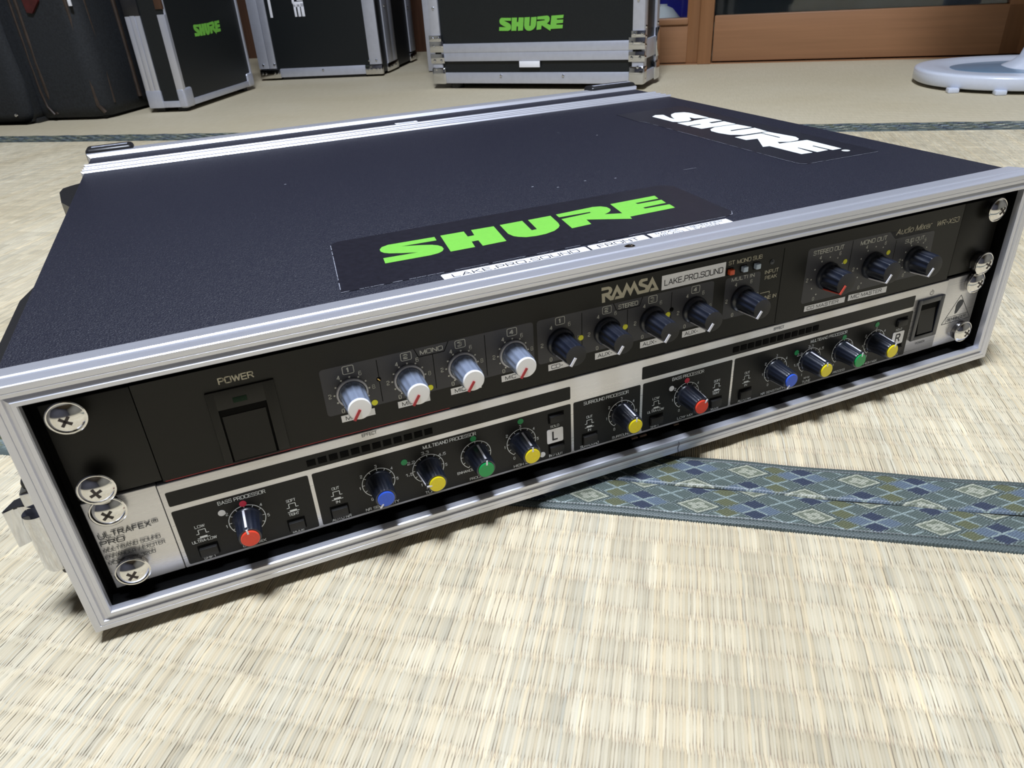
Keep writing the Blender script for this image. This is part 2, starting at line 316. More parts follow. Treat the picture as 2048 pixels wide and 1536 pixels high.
def attr_mat(name, rough, spec=0.4, sheen=0.0, nscale=0, nvar=0.0):
    m = bpy.data.materials.new(name); m.use_nodes = True; nt = m.node_tree; b = nt.nodes['Principled BSDF']
    a = nt.nodes.new('ShaderNodeAttribute'); a.attribute_name = 'tone'
    b.inputs['Roughness'].default_value = rough; b.inputs['Specular IOR Level'].default_value = spec
    tc = nt.nodes.new('ShaderNodeTexCoord'); mp = nt.nodes.new('ShaderNodeMapping'); mp.inputs['Scale'].default_value = (1, .25, 1)
    nz = nt.nodes.new('ShaderNodeTexNoise'); nz.inputs['Scale'].default_value = nscale or 9; nz.inputs['Detail'].default_value = 5
    mx = nt.nodes.new('ShaderNodeMix'); mx.data_type = 'RGBA'; mx.blend_type = 'MULTIPLY'; mx.inputs[0].default_value = 1
    rp = nt.nodes.new('ShaderNodeValToRGB'); rp.color_ramp.elements[0].position = 0.3; rp.color_ramp.elements[1].position = 0.7
    v = nvar; rp.color_ramp.elements[0].color = (1 - v, 1 - v * 1.25, 1 - v * 1.7, 1); rp.color_ramp.elements[1].color = (1, 1, 1, 1)
    nt.links.new(tc.outputs['Object'], mp.inputs[0]); nt.links.new(mp.outputs[0], nz.inputs['Vector']); nt.links.new(nz.outputs['Fac'], rp.inputs[0])
    nt.links.new(a.outputs['Color'], mx.inputs[6]); nt.links.new(rp.outputs[0], mx.inputs[7]); nt.links.new(mx.outputs[2], b.inputs['Base Color'])
    return m
M['rush'] = attr_mat('woven_rush', 0.55, 0.35, nscale=9, nvar=0.16)
M['brocade'] = attr_mat('brocade_cloth', 0.45, 0.5, nscale=30, nvar=0.05)
STRAW = np.array([0.605, 0.54, 0.40])
def weave(name, x0, x1, y0, y1, parent, pitch=0.00115, rowh=0.0144, st=5):
    """rush strands: each visible float is a raised, pointed strand; y in room axes"""
    nx = int((x1 - x0) / pitch); ny = int((y1 - y0) / rowh) + 1
    strandtone = rng.normal(0, 0.07, (1, nx)) + 0.0; hue = rng.normal(0, 1, (1, nx))
    I, J = np.meshgrid(np.arange(nx), np.arange(ny))
    blk = rng.normal(0, 1, (ny, nx // 7 + 2)); blk = np.repeat(blk, 7, axis=1)[:, :nx]; blk2 = np.repeat(rng.normal(0, 1, (ny, nx // 19 + 2)), 19, axis=1)[:, :nx]
    tone = 1 + strandtone * 0.7 + rng.normal(0, 0.05, (ny, nx)) + 0.045 * blk + 0.035 * blk2
    wide = 0.47 + 0.17 * rng.random((ny, nx)) + 0.16 * (rng.random((ny, nx)) > 0.85)
    cx = x0 + (I + 0.5 * (J % 2) + rng.normal(0, .07, (ny, nx))) * pitch; cy = y0 + (J + 0.5) * rowh + 0.0006 * np.sin(I * 0.011 + J * 0.35) + rng.normal(0, 0.0004, (ny, nx))
    ts = np.linspace(-1, 1, st); L = rowh * 0.63
    n = nx * ny; V = np.zeros((n, st, 3, 3)); C = np.ones((n, st, 3, 4))
    cxf, cyf, wf, tf, hf = cx.ravel(), cy.ravel(), wide.ravel() * pitch, tone.ravel(), np.broadcast_to(hue, (ny, nx)).ravel()
    for k, t in enumerate(ts):
        wk = wf * (1 - 0.86 * abs(t) ** 2.4); zk = 0.0004 + 0.00075 * (1 - t * t)
        for q, s in enumerate((-1, 0, 1)):
            V[:, k, q, 0] = cxf + s * wk; V[:, k, q, 1] = cyf + t * L; V[:, k, q, 2] = zk - (0.00042 if s else 0)
            sh = tf * (1 - 0.07 * abs(s))
            C[:, k, q, 0] = STRAW[0] * sh * (1 + 0.02 * hf); C[:, k, q, 1] = STRAW[1] * sh; C[:, k, q, 2] = STRAW[2] * sh * (1 - 0.03 * hf)
    base = (np.arange(n) * st * 3)[:, None, None]
    F = []
    for k in range(st - 1):
        for q in range(2): F.append([k * 3 + q, k * 3 + q + 1, (k + 1) * 3 + q + 1, (k + 1) * 3 + q])
    F = (np.array(F)[None] + base).reshape(-1, 4)
    o = numpy_mesh(name, V.reshape(-1, 3), F, np.clip(C, 0, 1).reshape(-1, 4), M['rush'], parent); o['kind'] = 'stuff'; return o
def rush_plane_mat():
    """the same weave where the strands are too fine to build: rows along x, fine streaks along y"""
    m = bpy.data.materials.new('rush_ground'); m.use_nodes = True; nt = m.node_tree; b = nt.nodes['Principled BSDF']; N = nt.nodes.new; L = nt.links.new
    b.inputs['Roughness'].default_value = 0.6; b.inputs['Specular IOR Level'].default_value = 0.3
    tc = N('ShaderNodeTexCoord'); mp = N('ShaderNodeMapping'); mp.inputs['Scale'].default_value = (420, 30, 1); nz = N('ShaderNodeTexNoise'); nz.inputs['Scale'].default_value = 1; nz.inputs['Detail'].default_value = 3
    L(tc.outputs['Object'], mp.inputs[0]); L(mp.outputs[0], nz.inputs['Vector'])
    mp2 = N('ShaderNodeMapping'); mp2.inputs['Scale'].default_value = (3, 5, 1); nz2 = N('ShaderNodeTexNoise'); nz2.inputs['Scale'].default_value = 1; nz2.inputs['Detail'].default_value = 4
    L(tc.outputs['Object'], mp2.inputs[0]); L(mp2.outputs[0], nz2.inputs['Vector'])
    sx = N('ShaderNodeSeparateXYZ'); L(tc.outputs['Object'], sx.inputs[0])
    mu = N('ShaderNodeMath'); mu.operation = 'MULTIPLY'; mu.inputs[1].default_value = 2 * PI / 0.0144; L(sx.outputs[1], mu.inputs[0])
    si = N('ShaderNodeMath'); si.operation = 'COSINE'; L(mu.outputs[0], si.inputs[0])
    r1 = N('ShaderNodeValToRGB'); r1.color_ramp.elements[0].position = .25; r1.color_ramp.elements[1].position = .75
    r1.color_ramp.elements[0].color = (0.54, 0.475, 0.34, 1); r1.color_ramp.elements[1].color = (0.62, 0.55, 0.405, 1); L(nz.outputs['Fac'], r1.inputs[0])
    r2 = N('ShaderNodeValToRGB'); r2.color_ramp.elements[0].position = .3; r2.color_ramp.elements[1].position = .7
    r2.color_ramp.elements[0].color = (0.93, 0.91, 0.86, 1); r2.color_ramp.elements[1].color = (1, 1, 1, 1); L(nz2.outputs['Fac'], r2.inputs[0])
    mx = N('ShaderNodeMix'); mx.data_type = 'RGBA'; mx.blend_type = 'MULTIPLY'; mx.inputs[0].default_value = 1; L(r1.outputs[0], mx.inputs[6]); L(r2.outputs[0], mx.inputs[7]); L(mx.outputs[2], b.inputs['Base Color'])
    ad = N('ShaderNodeMath'); ad.operation = 'ADD'; L(si.outputs[0], ad.inputs[0]); L(nz.outputs['Fac'], ad.inputs[1])
    bp = N('ShaderNodeBump'); bp.inputs['Distance'].default_value = 0.0003; bp.inputs['Strength'].default_value = 0.6; L(ad.outputs[0], bp.inputs['Height']); L(bp.outputs[0], b.inputs['Normal'])
    return m
M['rush_ground'] = rush_plane_mat()
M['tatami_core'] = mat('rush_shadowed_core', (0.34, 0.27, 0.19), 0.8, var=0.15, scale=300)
floor = MB().box(-2000, 2350, -2050, 3200, -60, -12, 'darkwood').build('floor', smooth=0); floor['kind'] = 'structure'
KB = 0.80
def brocade(name, x0, x1, y0, y1, ph, flip, parent, res):
    """border strip: a fine grid of cloth, figured by cells of a diamond lattice"""
    nx = max(2, int((x1 - x0) / res)); ny = max(4, int((y1 - y0) / res)); X, Y = np.meshgrid(np.linspace(x0, x1, nx + 1), np.linspace(y0, y1, ny + 1))
    yc = 0.1110 if not flip else 0.1415
    base = (y0 - (0.0995 if not flip else 0.1262))
    u = (X - ph) / 0.01325; v = (Y - base - yc) / 0.0076
    if flip: v = -v
    p = (u + v) / 2; q = (u - v) / 2; i = np.round(p); j = np.round(q); fp = p - i; fq = q - j; U = (i + j).astype(int); W = (i - j).astype(int)
    C = np.zeros(X.shape + (3,)); C[:] = (0.10, 0.15, 0.16)
    grey = np.array((0.100, 0.128, 0.118)); blue = np.array((0.105, 0.138, 0.180)); dblue = np.array((0.040, 0.052, 0.088)); olive = np.array((0.125, 0.135, 0.075)); cream = np.array((0.38, 0.39, 0.31)); white = np.array((0.27, 0.33, 0.32))
    k4 = U % 4; sub = (fp > 0).astype(int) * 2 + (fq > 0)
    ev = (W % 2 == 0)
    fl = ev & (((k4 == 0) & (W % 4 == 0)) | ((k4 == 2) & (W % 4 == 2))); bl = ev & ~fl; gr = ~ev
    C[gr] = grey; mk = gr & ((sub == 1) | (sub == 2)) & (U % 4 == 1); C[mk] = olive
    C[bl] = blue * 1.15; mk = bl & ((sub == 1) | (sub == 2)); C[mk] = dblue
    C[fl] = (0.17, 0.19, 0.14)
    mxx = np.maximum(abs(fp), abs(fq)); rr = np.sqrt(fp ** 2 + fq ** 2); an = np.arctan2(fq, fp)
    pet = fl & (mxx < 0.30) & (rr < 0.27 * (0.55 + 0.45 * abs(np.cos(2 * an + PI / 4)))) & (rr > .05); C[pet] = cream
    C[fl & (mxx > 0.31) & (mxx < 0.38)] = cream * 1.1
    C[fl & (mxx >= 0.38)] = grey * 0.8
    cr = (~fl) & ((abs(fp) < 0.035) | (abs(fq) < 0.035)) & (mxx < 0.44); C[cr] = white
    tw = (np.floor(X / 0.00075) + np.floor(Y / 0.00075)) % 2
    C *= (0.72 + 0.56 * tw)[..., None]
    ed = (mxx > 0.455) & (tw > 0); C[ed] = white * 0.85
    ed2 = (mxx > 0.455) & (tw <= 0); C[ed2] *= 0.6
    # folded hem on the outer side, stitched line, dark seam on the inner side
    dout = (Y - y0) if not flip else (y1 - Y); din = (y1 - Y) if not flip else (Y - y0)
    hem = dout < 0.0040; C[hem] = (np.array((0.085, 0.108, 0.105)) * (0.75 + 0.5 * tw[hem])[:, None]); C[(dout > 0.0038) & (dout < 0.0045)] *= 0.25
    Z = 0.0016 + 0.0003 * tw * 0.5 + 0.0008 * np.clip(dout / 0.003, 0, 1) - 0.0012 * np.clip(1 - din / 0.0016, 0, 1) ** 2 - 0.0022 * np.clip(1 - dout / 0.0007, 0, 1) - 0.0004 * ((dout > 0.0038) & (dout < 0.0046)) + 0.0003 * np.sin(X * 90 + ph * 50)
    V = np.stack([X, Y + 0.0004 * np.sin(X * 31 + y0 * 9), Z], -1).reshape(-1, 3)
    a = (np.arange(ny)[:, None] * (nx + 1) + np.arange(nx)[None]).ravel(); F = np.stack([a, a + 1, a + nx + 2, a + nx + 1], 1)
    cols = np.ones((len(V), 4)); cols[:, :3] = np.clip(C * KB, 0, 1).reshape(-1, 3)
    return numpy_mesh(name, V, F, cols, M['brocade'], parent)
def tatami(y0, y1, lo, hi, fine):
    base = MB().box(-1990, 2340, y0 * 1000, y1 * 1000, -12, 0.0, 'tatami_core' if False else 'rush_ground').build('tatami_mat', floor, smooth=0)
    return base
mA = tatami(-2.04, 0.1255, None, 0.1255, 1); mB = tatami(0.1262, 1.0270, 0, 0, 1); mC = tatami(1.0277, 3.19, 0, 0, 0)
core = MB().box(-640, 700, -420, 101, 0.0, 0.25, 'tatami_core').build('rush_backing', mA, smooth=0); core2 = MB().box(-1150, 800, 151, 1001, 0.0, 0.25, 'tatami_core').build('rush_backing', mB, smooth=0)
weave('woven_rush', -0.64, 0.70, -0.42, 0.0995, mA)
weave('woven_rush', -1.15, 0.80, 0.1525, 0.992, mB, st=4)
brocade('tatami_border', 0.04, 0.56, 0.0995, 0.1255, 0.1823, False, mA, 0.0004)
brocade('tatami_border', 0.04, 0.56, 0.1262, 0.1522, 0.2072, True, mB, 0.0004)
for a, b in ((-1.95, 0.04), (0.56, 2.3)):
    brocade('tatami_border', a, b, 0.0995, 0.1255, 0.1823, False, mA, 0.0015); brocade('tatami_border', a, b, 0.1262, 0.1522, 0.2072, True, mB, 0.0015)
brocade('tatami_border', -1.95, 2.3, 1.0000, 1.0265, 0.1823, False, mB, 0.0016); brocade('tatami_border', -1.95, 2.3, 1.0280, 1.0545, 0.2072, True, mC, 0.0016)
plane('wall_left', -2060, -1990, -2050, 3200, 0, 2400, 'plaster'); plane('wall_right', 2340, 2400, -2050, 3200, 0, 2400, 'plaster')
plane('wall_front', -1990, 2340, -2100, -2040, 0, 2400, 'deepwall'); plane('wall_back', -1990, 2340, 3190, 3250, 0, 2400, 'darkroom')
plane('ceiling', -2060, 2400, -2100, 3250, 2400, 2450, 'ceilwood')
plane('wall_partition', -1990, 60, 2440, 2500, 0, 2400, 'darkwood')
plane('wall_return', 0, 60, 1930, 2440, 0, 2400, 'darkwood')
# glazed sliding doors, in their own frame turned a little off the mats
DA = math.atan2(-0.0324, 0.4808)
def dthing(name): return empty(name, (0.2763, 1.8487, 0), DA)
d1 = dthing('door_1'); d1['kind'] = 'structure'
MB().box(-250, -66, 0, 26, 4, 98, 'wood', 2).build('bottom_rail', d1)
MB().box(-250, -66, -5, 26, 90, 105, 'wood', 3).build('glazing_bead', d1)
MB().box(-70, -39, 3, 26, 2, 1790, 'wood_v', 2).build('stile', d1)
MB().box(-39, -6, -8, 30, 0, 1790, 'wood_v', 2.5).build('meeting_stile', d1)
MB().box(-250, -68, 12, 15, 100, 1720, 'glass').build('glass_pane', d1)
d2 = dthing('door_2'); d2['kind'] = 'structure'
MB().box(-4, 660, 2, 30, 5, 107, 'wood', 2).build('bottom_rail', d2)
MB().box(-4, 660, 14, 17, 104, 1720, 'glass').build('glass_pane', d2)
MB().box(-4, 700, 4, 30, 1720, 1790, 'wood', 2).build('top_rail', d2)
MB().box(620, 700, 2, 30, 5, 1790, 'wood_v', 2).build('stile', d2)
pt = dthing('trim_1'); pt['kind'] = 'structure'; MB().box(700, 800, -20, 60, 0, 2400, 'darkwood', 3).build('post', pt)
pt = dthing('trim_2'); pt['kind'] = 'structure'; MB().box(-260, 700, -6, 34, -2, 2, 'wood').build('threshold', pt); MB().box(-260, 700, -10, 60, 1790, 1830, 'wood', 2).build('lintel', pt)
pt = dthing('wall_door_side'); pt['kind'] = 'structure'; MB().box(-260, 700, 10, 50, 1830, 2400, 'plaster').build('upper_panel', pt); MB().box(800, 2060, 10, 60, 0, 2400, 'plaster').build('side_panel', pt)
# blurred things standing behind the glass
t = MB().box(60, 250, 2080, 2300, 0, 260, 'bluebin', 12).build('storage_box'); t.location = (0, 0, 0)
tag(t, 'deep blue plastic box behind the glass of the sliding door', 'box')
t = MB().revolve([(0, 0), (66, 0), (66, 8), (60, 60), (48, 98), (28, 120), (14, 126), (14, 130), (0, 130)], 'whitecap', (140, 2000, 0), n=32).build('rounded_pot')
t.location = (0, 0, 0); tag(t, 'white rounded pot standing before the blue box behind the glass', 'pot')
# ceiling lamp that lights the room
cl = empty('ceiling_light', (LAMP[0], LAMP[1], 2.4))
MB().revolve([(0, 0), (290, 0), (300, -20), (296, -60), (285, -70), (270, -70), (270, -20), (0, -20)], 'lampbody', n=48).build('housing', cl)
MB().revolve([(268, -30), (262, -100), (230, -125), (150, -135), (0, -138)], 'lampwhite', n=48).build('diffuser', cl)
tag(cl, 'round white ceiling lamp above the black rack case', 'ceiling lamp')
# ------------------------------------------------------------------ the rack case
case = rack_empty('rack_case', (241, 180, -20)); CO = (241, 180, -20)
tag(case, 'black two-space rack case with aluminium edges, open at the front, on the tatami', 'rack case')
XL, XR, ZB, ZT = -10.4, 493.0, -10.9, 100.1
def cb(mb, name, **k): return mb.build(name, case, CO, **k)
cb(MB().box(XL, XR, 8, 352, ZT - 7, ZT, 'vinyl', 0.8), 'top_panel')
cb(MB().box(XL, XR, 8, 352, ZB, ZB + 6.2, 'vinyl', 0.8), 'bottom_panel')
cb(MB().box(XL, XL + 6.6, 8, 352, ZB + 6.2, ZT - 7, 'vinyl'), 'side_panel')
cb(MB().box(XR - 6.6, XR, 8, 352, ZB + 6.2, ZT - 7, 'vinyl'), 'side_panel')
cb(MB().box(-3.6, 486.2, 340, 350, -4.5, 93, 'anod2'), 'inner_back')
IN = (-2.74, 485.34, -4.22, 93.4)
pf = [(0.0, -4.6), (0.0, -7.8), (0.4, -8.4), (1.9, -8.4), (2.1, -8.2), (3.7, -7.55), (4.0, -8.1), (4.5, -8.3), (5.55, -8.35), (5.7, -8.1), (5.85, -8.35), (7.6, -8.4), (8.2, -8.32), (8.5, -7.95), (8.55, -7.5), (8.5, -1.2), (8.35, -0.7), (8.35, -0.3), (8.72, 0.2), (8.72, 0.6), (8.5, 0.9), (7.7, 9.8), (7.1, 10.4), (6.0, 10.4)]
cb(MB().frame(*IN, [(0.05, -4.6), (0.05, 60), (0.6, 60)], 'anod2'), 'void_shade_liner')  # black sheet added for the shade in the gap behind the frame lip
fr = MB(); fr.frame(*IN, pf, 'alu')
cb(fr, 'front_frame', smooth=20)
for x in (243.6,):
    cb(MB().revolve([(0, 1.1), (1.6, 0.95), (2.7, 0.45), (3.0, 0)], 'steel', (x, 4.0, 101.1), n=20), 'rivet')
for x in (40, 445): cb(MB().revolve([(0, -1.1), (1.6, -0.95), (2.7, -0.45), (3.0, 0)], 'steel', (x, 4.0, -12.3), n=16), 'rivet')
# small split in the lower frame member
cb(MB().line(268.6, -12.4, 268.2, -9.5, 0.35, 'ink', -8.47).line(268.2, -9.6, 269.0, -7.6, 0.35, 'ink', -8.47).line(269.0, -7.8, 268.4, -5.6, 0.3, 'ink', -8.47), 'hairline_split', smooth=0)
# rack rails
for a, b in ((-3.6, 17), (465.5, 486.2)): cb(MB().box(a, b, 2.2, 5, -4.4, 93.2, 'anod2', 0.3), 'rack_rail')
cb(MB().box(17, 465.5, 30, 33, -4.4, 2, 'anod2'), 'rack_rail')
cb(MB().box(246, 249.5, 1, 2.5, -3.2, -2.4, 'fold').box(251, 255, 1.2, 2.2, -3.5, -2.6, 'fold').box(272, 275, 1.4, 2.2, -2.6, -1.9, 'fold'), 'rust_specks', smooth=0)
# rear closing rails with ridges, rear lid
RI = (XL, XR, ZB, ZT)
prf = [(-6, 350.2), (0.4, 350.4), (1.5, 351.6), (1.6, 353.2), (0.9, 354.2), (0.9, 359.7), (1.4, 360.3), (1.5, 361.3), (0.9, 362.3), (0.9, 366), (0.3, 367.2), (-6, 367.4)]
cb(MB().frame(*RI, prf, 'alu'), 'closing_rail', smooth=20)
lid = MB().box(XL, XR, 385, 418, ZB, ZT, 'vinyl', 0.8); cb(lid, 'rear_lid')
prf2 = [(-6, 367.8), (0.5, 368), (1.2, 368.8), (1.3, 370.0), (0.7, 371.2), (0.7, 377), (1.4, 377.8), (1.5, 379), (0.6, 384.6), (-1.5, 385.5)]
cb(MB().frame(*RI, prf2, 'alu'), 'lid_rail', smooth=20)
prf3 = [(-2, 412.0), (-0.2, 412.2), (2.3, 415.2), (2.7, 417.5), (2.4, 429), (0.2, 430.5), (-14, 430.6), (-14, 429)]
cb(MB().frame(*RI, prf3, 'alu'), 'lid_edge', smooth=20)
cb(MB().box(XL + 8, XR - 8, 421, 428, ZB + 8, ZT - 8, 'vinyl'), 'lid_back_panel')
for a, b in ((XL - 3.5, 22), (445, XR + 3.5)):
    for z0, z1 in ((ZT - 24, ZT + 6.0), (ZB - 3.0, ZB + 24)):
        o = cb(MB().box(a, b, 418, 436, z0, z1, 'plastic', 3.2, 3), 'corner_protector')
        if z1 > 90: cb(MB().box(a + 5, b - 4, 422.5, 427, ZT + 5.9, ZT + 6.3, 'scuff_glint', 0.15), 'scuff_mark')
bl = cb(MB().box(235, 255, 386.5, 391.5, ZT, ZT + 0.6, 'label', 0.2), 'maker_badge'); cb(MB().box(238, 252, 388.2, 389.8, ZT + 0.55, ZT + 0.7, 'scuff_glint'), 'badge_print', smooth=0)
# feet
for x in (40, 442):
    for y in (45, 330): cb(MB().revolve([(0, -20), (11, -20), (13, -18.5), (14, -11.5), (14, -10.8), (0, -10.8)], 'rubber', (x, y, 0), n=28), 'rubber_foot')
# side hardware: chrome catch left front, black recessed handle further back, black latch right front
lt = MB().box(-23.6, -10.9, 18, 31, 8.2, 44.5, 'chrome', 1.0)
cb(lt, 'latch_plate')
cb(MB().revolve([(0, 8), (5.2, 8), (5.8, 10), (5.8, 33), (5.2, 35.6), (0, 35.6)], 'chrome', (-20, 17, 0), n=24), 'latch_barrel')
wing = [(-11.5, 17.2), (-17, 15.6), (-21, 16.4), (-24, 19), (-27, 19.5), (-31.0, 17.6), (-31.6, 18.8), (-28, 21.6), (-24, 21.4), (-20.6, 18.4), (-17, 17.6), (-11.5, 19)]
cb(MB().poly(wing, lambda a, b: (a, b, 20.5), 'chrome', depth=Vector((0, 0, 17.5))), 'latch_wing', smooth=50)
cb(MB().poly([(-31, 18.8), (-28, 25), (-23, 27), (-21, 20)], lambda a, b: (a, b, 37.6), 'plastic', depth=Vector((0, 0, 0.8))), 'latch_inside')
cb(MB().box(-21.5, -11, 18, 30, 0.8, 8.0, 'plastic', 1.5), 'latch_stop'); cb(MB().box(-22, -11, 19, 30, 44.6, 49.5, 'plastic', 1.8), 'latch_stop')
hb = MB(); hb.poly([(300, 86), (418, 86), (408, 30), (310, 30)], lambda a, b: (-36, a, b), 'plastic', depth=Vector((25.6, 0, 0)))
hd = cb(MB().poly([(-10.5, 308), (-19, 322), (-31, 352), (-36, 388), (-35, 402), (-30, 408), (-10.5, 424)], lambda a, b: (a, b, 40), 'plastic', depth=Vector((0, 0, 42))), 'side_latch_cover', smooth=40)
hb.bm.free()
cb(MB().poly([(-10.5, 60), (-27, 70), (-30, 92), (-30, 150), (-26, 170), (-10.5, 180)], lambda a, b: (a, b, 30), 'plastic', depth=Vector((0, 0, 49))), 'carry_handle', smooth=40)
cb(MB().box(493.2, 512, 2, 24, 20, 43, 'plastic', 3.5, 3), 'right_latch_body'); cb(MB().sweep([(494, 0, 52), (503, -1, 53), (512, 4, 46), (512, 12, 42)], 1.0, 'chrome').sweep([(494, 6, 44.5), (506, 6, 45.5), (516, 8, 45)], 0.9, 'chrome'), 'latch_wire')
# stickers on the lid
def top(z=0.0): return lambda u, q: (u, q, ZT + z)
st1 = cb(MB().poly([(114.6, 19.9), (121.5, 19.9), (308, 20.2), (313, 21.6), (316, 26), (318.5, 82), (316, 86.5), (311, 88.6), (126, 88.3), (123.5, 86.6), (122, 84)], top(0.02), 'sticker', depth=Vector((0, 0, 0.25))), 'black_sticker', smooth=0)
LG = dict(
S=[(170.7, 68.8), (170.1, 63.2), (152.4, 63.9), (160.2, 61.0), (165.7, 58.3), (168.4, 55.7), (169.5, 52.9), (169.3, 49.5), (167.8, 46.7), (165.4, 45.0), (161.3, 44.1), (139.7, 44.6), (140.6, 51.9), (157.3, 51.2), (149.8, 54.3), (144.8, 57.0), (142.7, 59.1), (141.7, 62.0), (142.1, 65.0), (143.8, 67.9), (147.4, 69.6)],
H=[(173.9, 69.2), (186.2, 69.0), (185.3, 60.4), (188.8, 60.6), (190.2, 69.2), (202.3, 68.8), (199.2, 44.1), (186.9, 43.7), (187.8, 52.2), (184.4, 52.3), (183.1, 43.9), (170.9, 43.9)],
U=[(205.7, 69.0), (218.3, 69.2), (216.2, 52.4), (219.2, 52.7), (221.4, 68.8), (234.4, 69.2), (232.5, 55.8), (231.3, 51.8), (229.3, 48.9), (225.4, 45.6), (219.7, 43.5), (214.2, 43.2), (209.6, 44.2), (206.6, 46.6), (205.0, 48.7), (204.0, 53.5)],
RE=[(237.7, 69.5), (260.3, 71.0), (264.3, 69.7), (266.4, 66.6), (266.3, 62.7), (265.1, 60.2), (263.1, 58.2), (259.4, 56.2), (267.8, 52.7), (270.7, 70.5), (299.0, 71.3), (297.6, 65.2), (282.9, 64.7), (283.0, 62.6), (297.8, 62.5), (296.6, 56.2), (282.0, 55.5), (281.9, 53.4), (296.7, 53.0), (295.7, 46.3), (268.2, 45.5), (267.2, 41.9), (247.1, 53.1), (245.8, 45.4), (234.6, 44.5), (236.7, 60.8), (254.4, 62.2), (254.9, 63.9), (237.0, 64.2)])
for k in LG: cb(MB().poly(LG[k], top(0.30), 'green', depth=Vector((0, 0, 0.06))), 'logo_letter', smooth=0, label='bright green sticker lettering ' + k)
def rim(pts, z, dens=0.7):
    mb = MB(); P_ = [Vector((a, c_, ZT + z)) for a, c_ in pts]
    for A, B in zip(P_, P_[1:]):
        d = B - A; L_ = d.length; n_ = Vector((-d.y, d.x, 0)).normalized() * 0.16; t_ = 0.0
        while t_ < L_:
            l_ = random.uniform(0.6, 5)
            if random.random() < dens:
                a_, b2 = A + d * (t_ / L_), A + d * (min(L_, t_ + l_) / L_); mb.bm.faces.new([mb.bm.verts.new(v) for v in (a_ - n_, b2 - n_, b2 + n_, a_ + n_)]).material_index = mb.mi('scuff_glint')
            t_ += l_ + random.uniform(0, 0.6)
    o = cb(mb, 'edge_glint_outline', smooth=0); o['kind'] = 'stuff'  # broken pale lines paint light caught on film edges, and an old sticker outline
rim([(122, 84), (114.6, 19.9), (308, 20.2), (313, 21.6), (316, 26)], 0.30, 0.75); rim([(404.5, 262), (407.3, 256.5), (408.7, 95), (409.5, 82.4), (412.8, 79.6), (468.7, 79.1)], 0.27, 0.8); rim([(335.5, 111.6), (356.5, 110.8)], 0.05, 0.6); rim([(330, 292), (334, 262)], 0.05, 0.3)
for x_, y_ in ((118.0, 226.0), (300, 117), (282, 122), (262, 118), (250, 128), (352, 236)): cb(MB().box(x_, x_ + 1.3, y_, y_ + 0.8, ZT, ZT + 0.15, 'scuff_glint'), 'scratch', smooth=0)
st2 = cb(MB().poly([(406, 300), (404.5, 262), (407.3, 256.5), (408.7, 95), (409.5, 82.4), (412.8, 79.6), (468.7, 79.1), (471, 82), (471, 298), (468, 301)], top(0.02), 'sticker', depth=Vector((0, 0, 0.22))), 'black_sticker', smooth=0)
WL = dict(
S=[(424.3, 272.8), (429.9, 277.1), (435.7, 273.9), (432.6, 259.7), (432.0, 251.5), (437.3, 264.6), (441.9, 271.6), (447.8, 275.2), (455.2, 272.6), (457.4, 266.9), (456.6, 239.6), (445.8, 244.4), (445.8, 251.4), (440.7, 241.3), (436.4, 238.1), (428.0, 239.7), (424.8, 243.5)],
H=[(424.5, 236.6), (436.4, 235.2), (441.4, 236.9), (456.3, 238.2), (457.3, 223.4), (444.9, 223.9), (444.2, 219.0), (456.3, 219.8), (456.6, 205.5), (438.4, 206.8), (426.1, 206.6), (425.1, 220.1), (436.0, 220.6), (436, 223.0), (424.6, 222.6)],
U=[(456.1, 203.9), (458.0, 188.0), (438.7, 188.9), (437.4, 186.0), (458.0, 185.0), (456.5, 169.4), (436.1, 170.2), (428.9, 176.0), (426.4, 185.9), (426.5, 195.3), (429.9, 200.9), (437.0, 205.2)],
RE=[(456.0, 168.2), (459.3, 142.8), (456.8, 137.0), (453.0, 133.6), (445.1, 133.6), (438.9, 137.6), (436.6, 132.8), (458.3, 130.7), (457.4, 98.4), (450.1, 98.3), (449.6, 115.2), (447.8, 114.2), (447.9, 100.0), (438.7, 99.6), (438.2, 116.9), (436.8, 115.3), (435.5, 100.2), (427.2, 101.1), (426.7, 130.8), (421.7, 131.4), (435.4, 153.9), (426.6, 155.2), (426.5, 167.5), (448.7, 166.6), (448.5, 147.0), (450.4, 148.1), (450.3, 167.6)])
for k in WL: cb(MB().poly(WL[k], top(0.27), 'white_print', depth=Vector((0, 0, 0.06))), 'logo_letter', smooth=0, label='white sticker lettering ' + k)
g = MB()
g.poly([(455.4 + 2.6 * math.cos(a * PI / 8), 92.6 + 2.6 * math.sin(a * PI / 8)) for a in range(16)], top(0.3), 'greyprint')
cb(g, 'registered_mark', smooth=0)
lm = MB()
def toplabel(x0, x1, y1, lines, rad=1.2, y0=10.3):
    mb = MB(); mb.poly(rrect(x0, y0, x1, y1, 0.01 if rad <= 0 else rad), top(0.28), 'label', depth=Vector((0, 0, 0.15)))
    for s_, a, b, c, d in lines: mb.text(s_, a, b, c, d, 'ink', fn=top(0.46))
    cb(mb, 'name_label', smooth=0)
toplabel(157.2, 227.2, 17.2, [('LAKE.PRO.SOUND', 161.5, 11.6, 222.5, 15.6)], 1.0)
toplabel(228.4, 258.6, 17.3, [('FRONT', 232.5, 11.6, 254, 15.8)], 1.0)
toplabel(260.4, 280.7, 17.0, [('RAMSA', 264, 13.9, 277, 16.3), ('WR-XS3', 264, 10.9, 277.5, 13.3)], 0.3)
toplabel(281.2, 305.6, 17.0, [('BEHRINGER', 283.5, 13.9, 302, 16.3), ('EX3200', 284, 10.9, 298, 13.3)], 0.3)
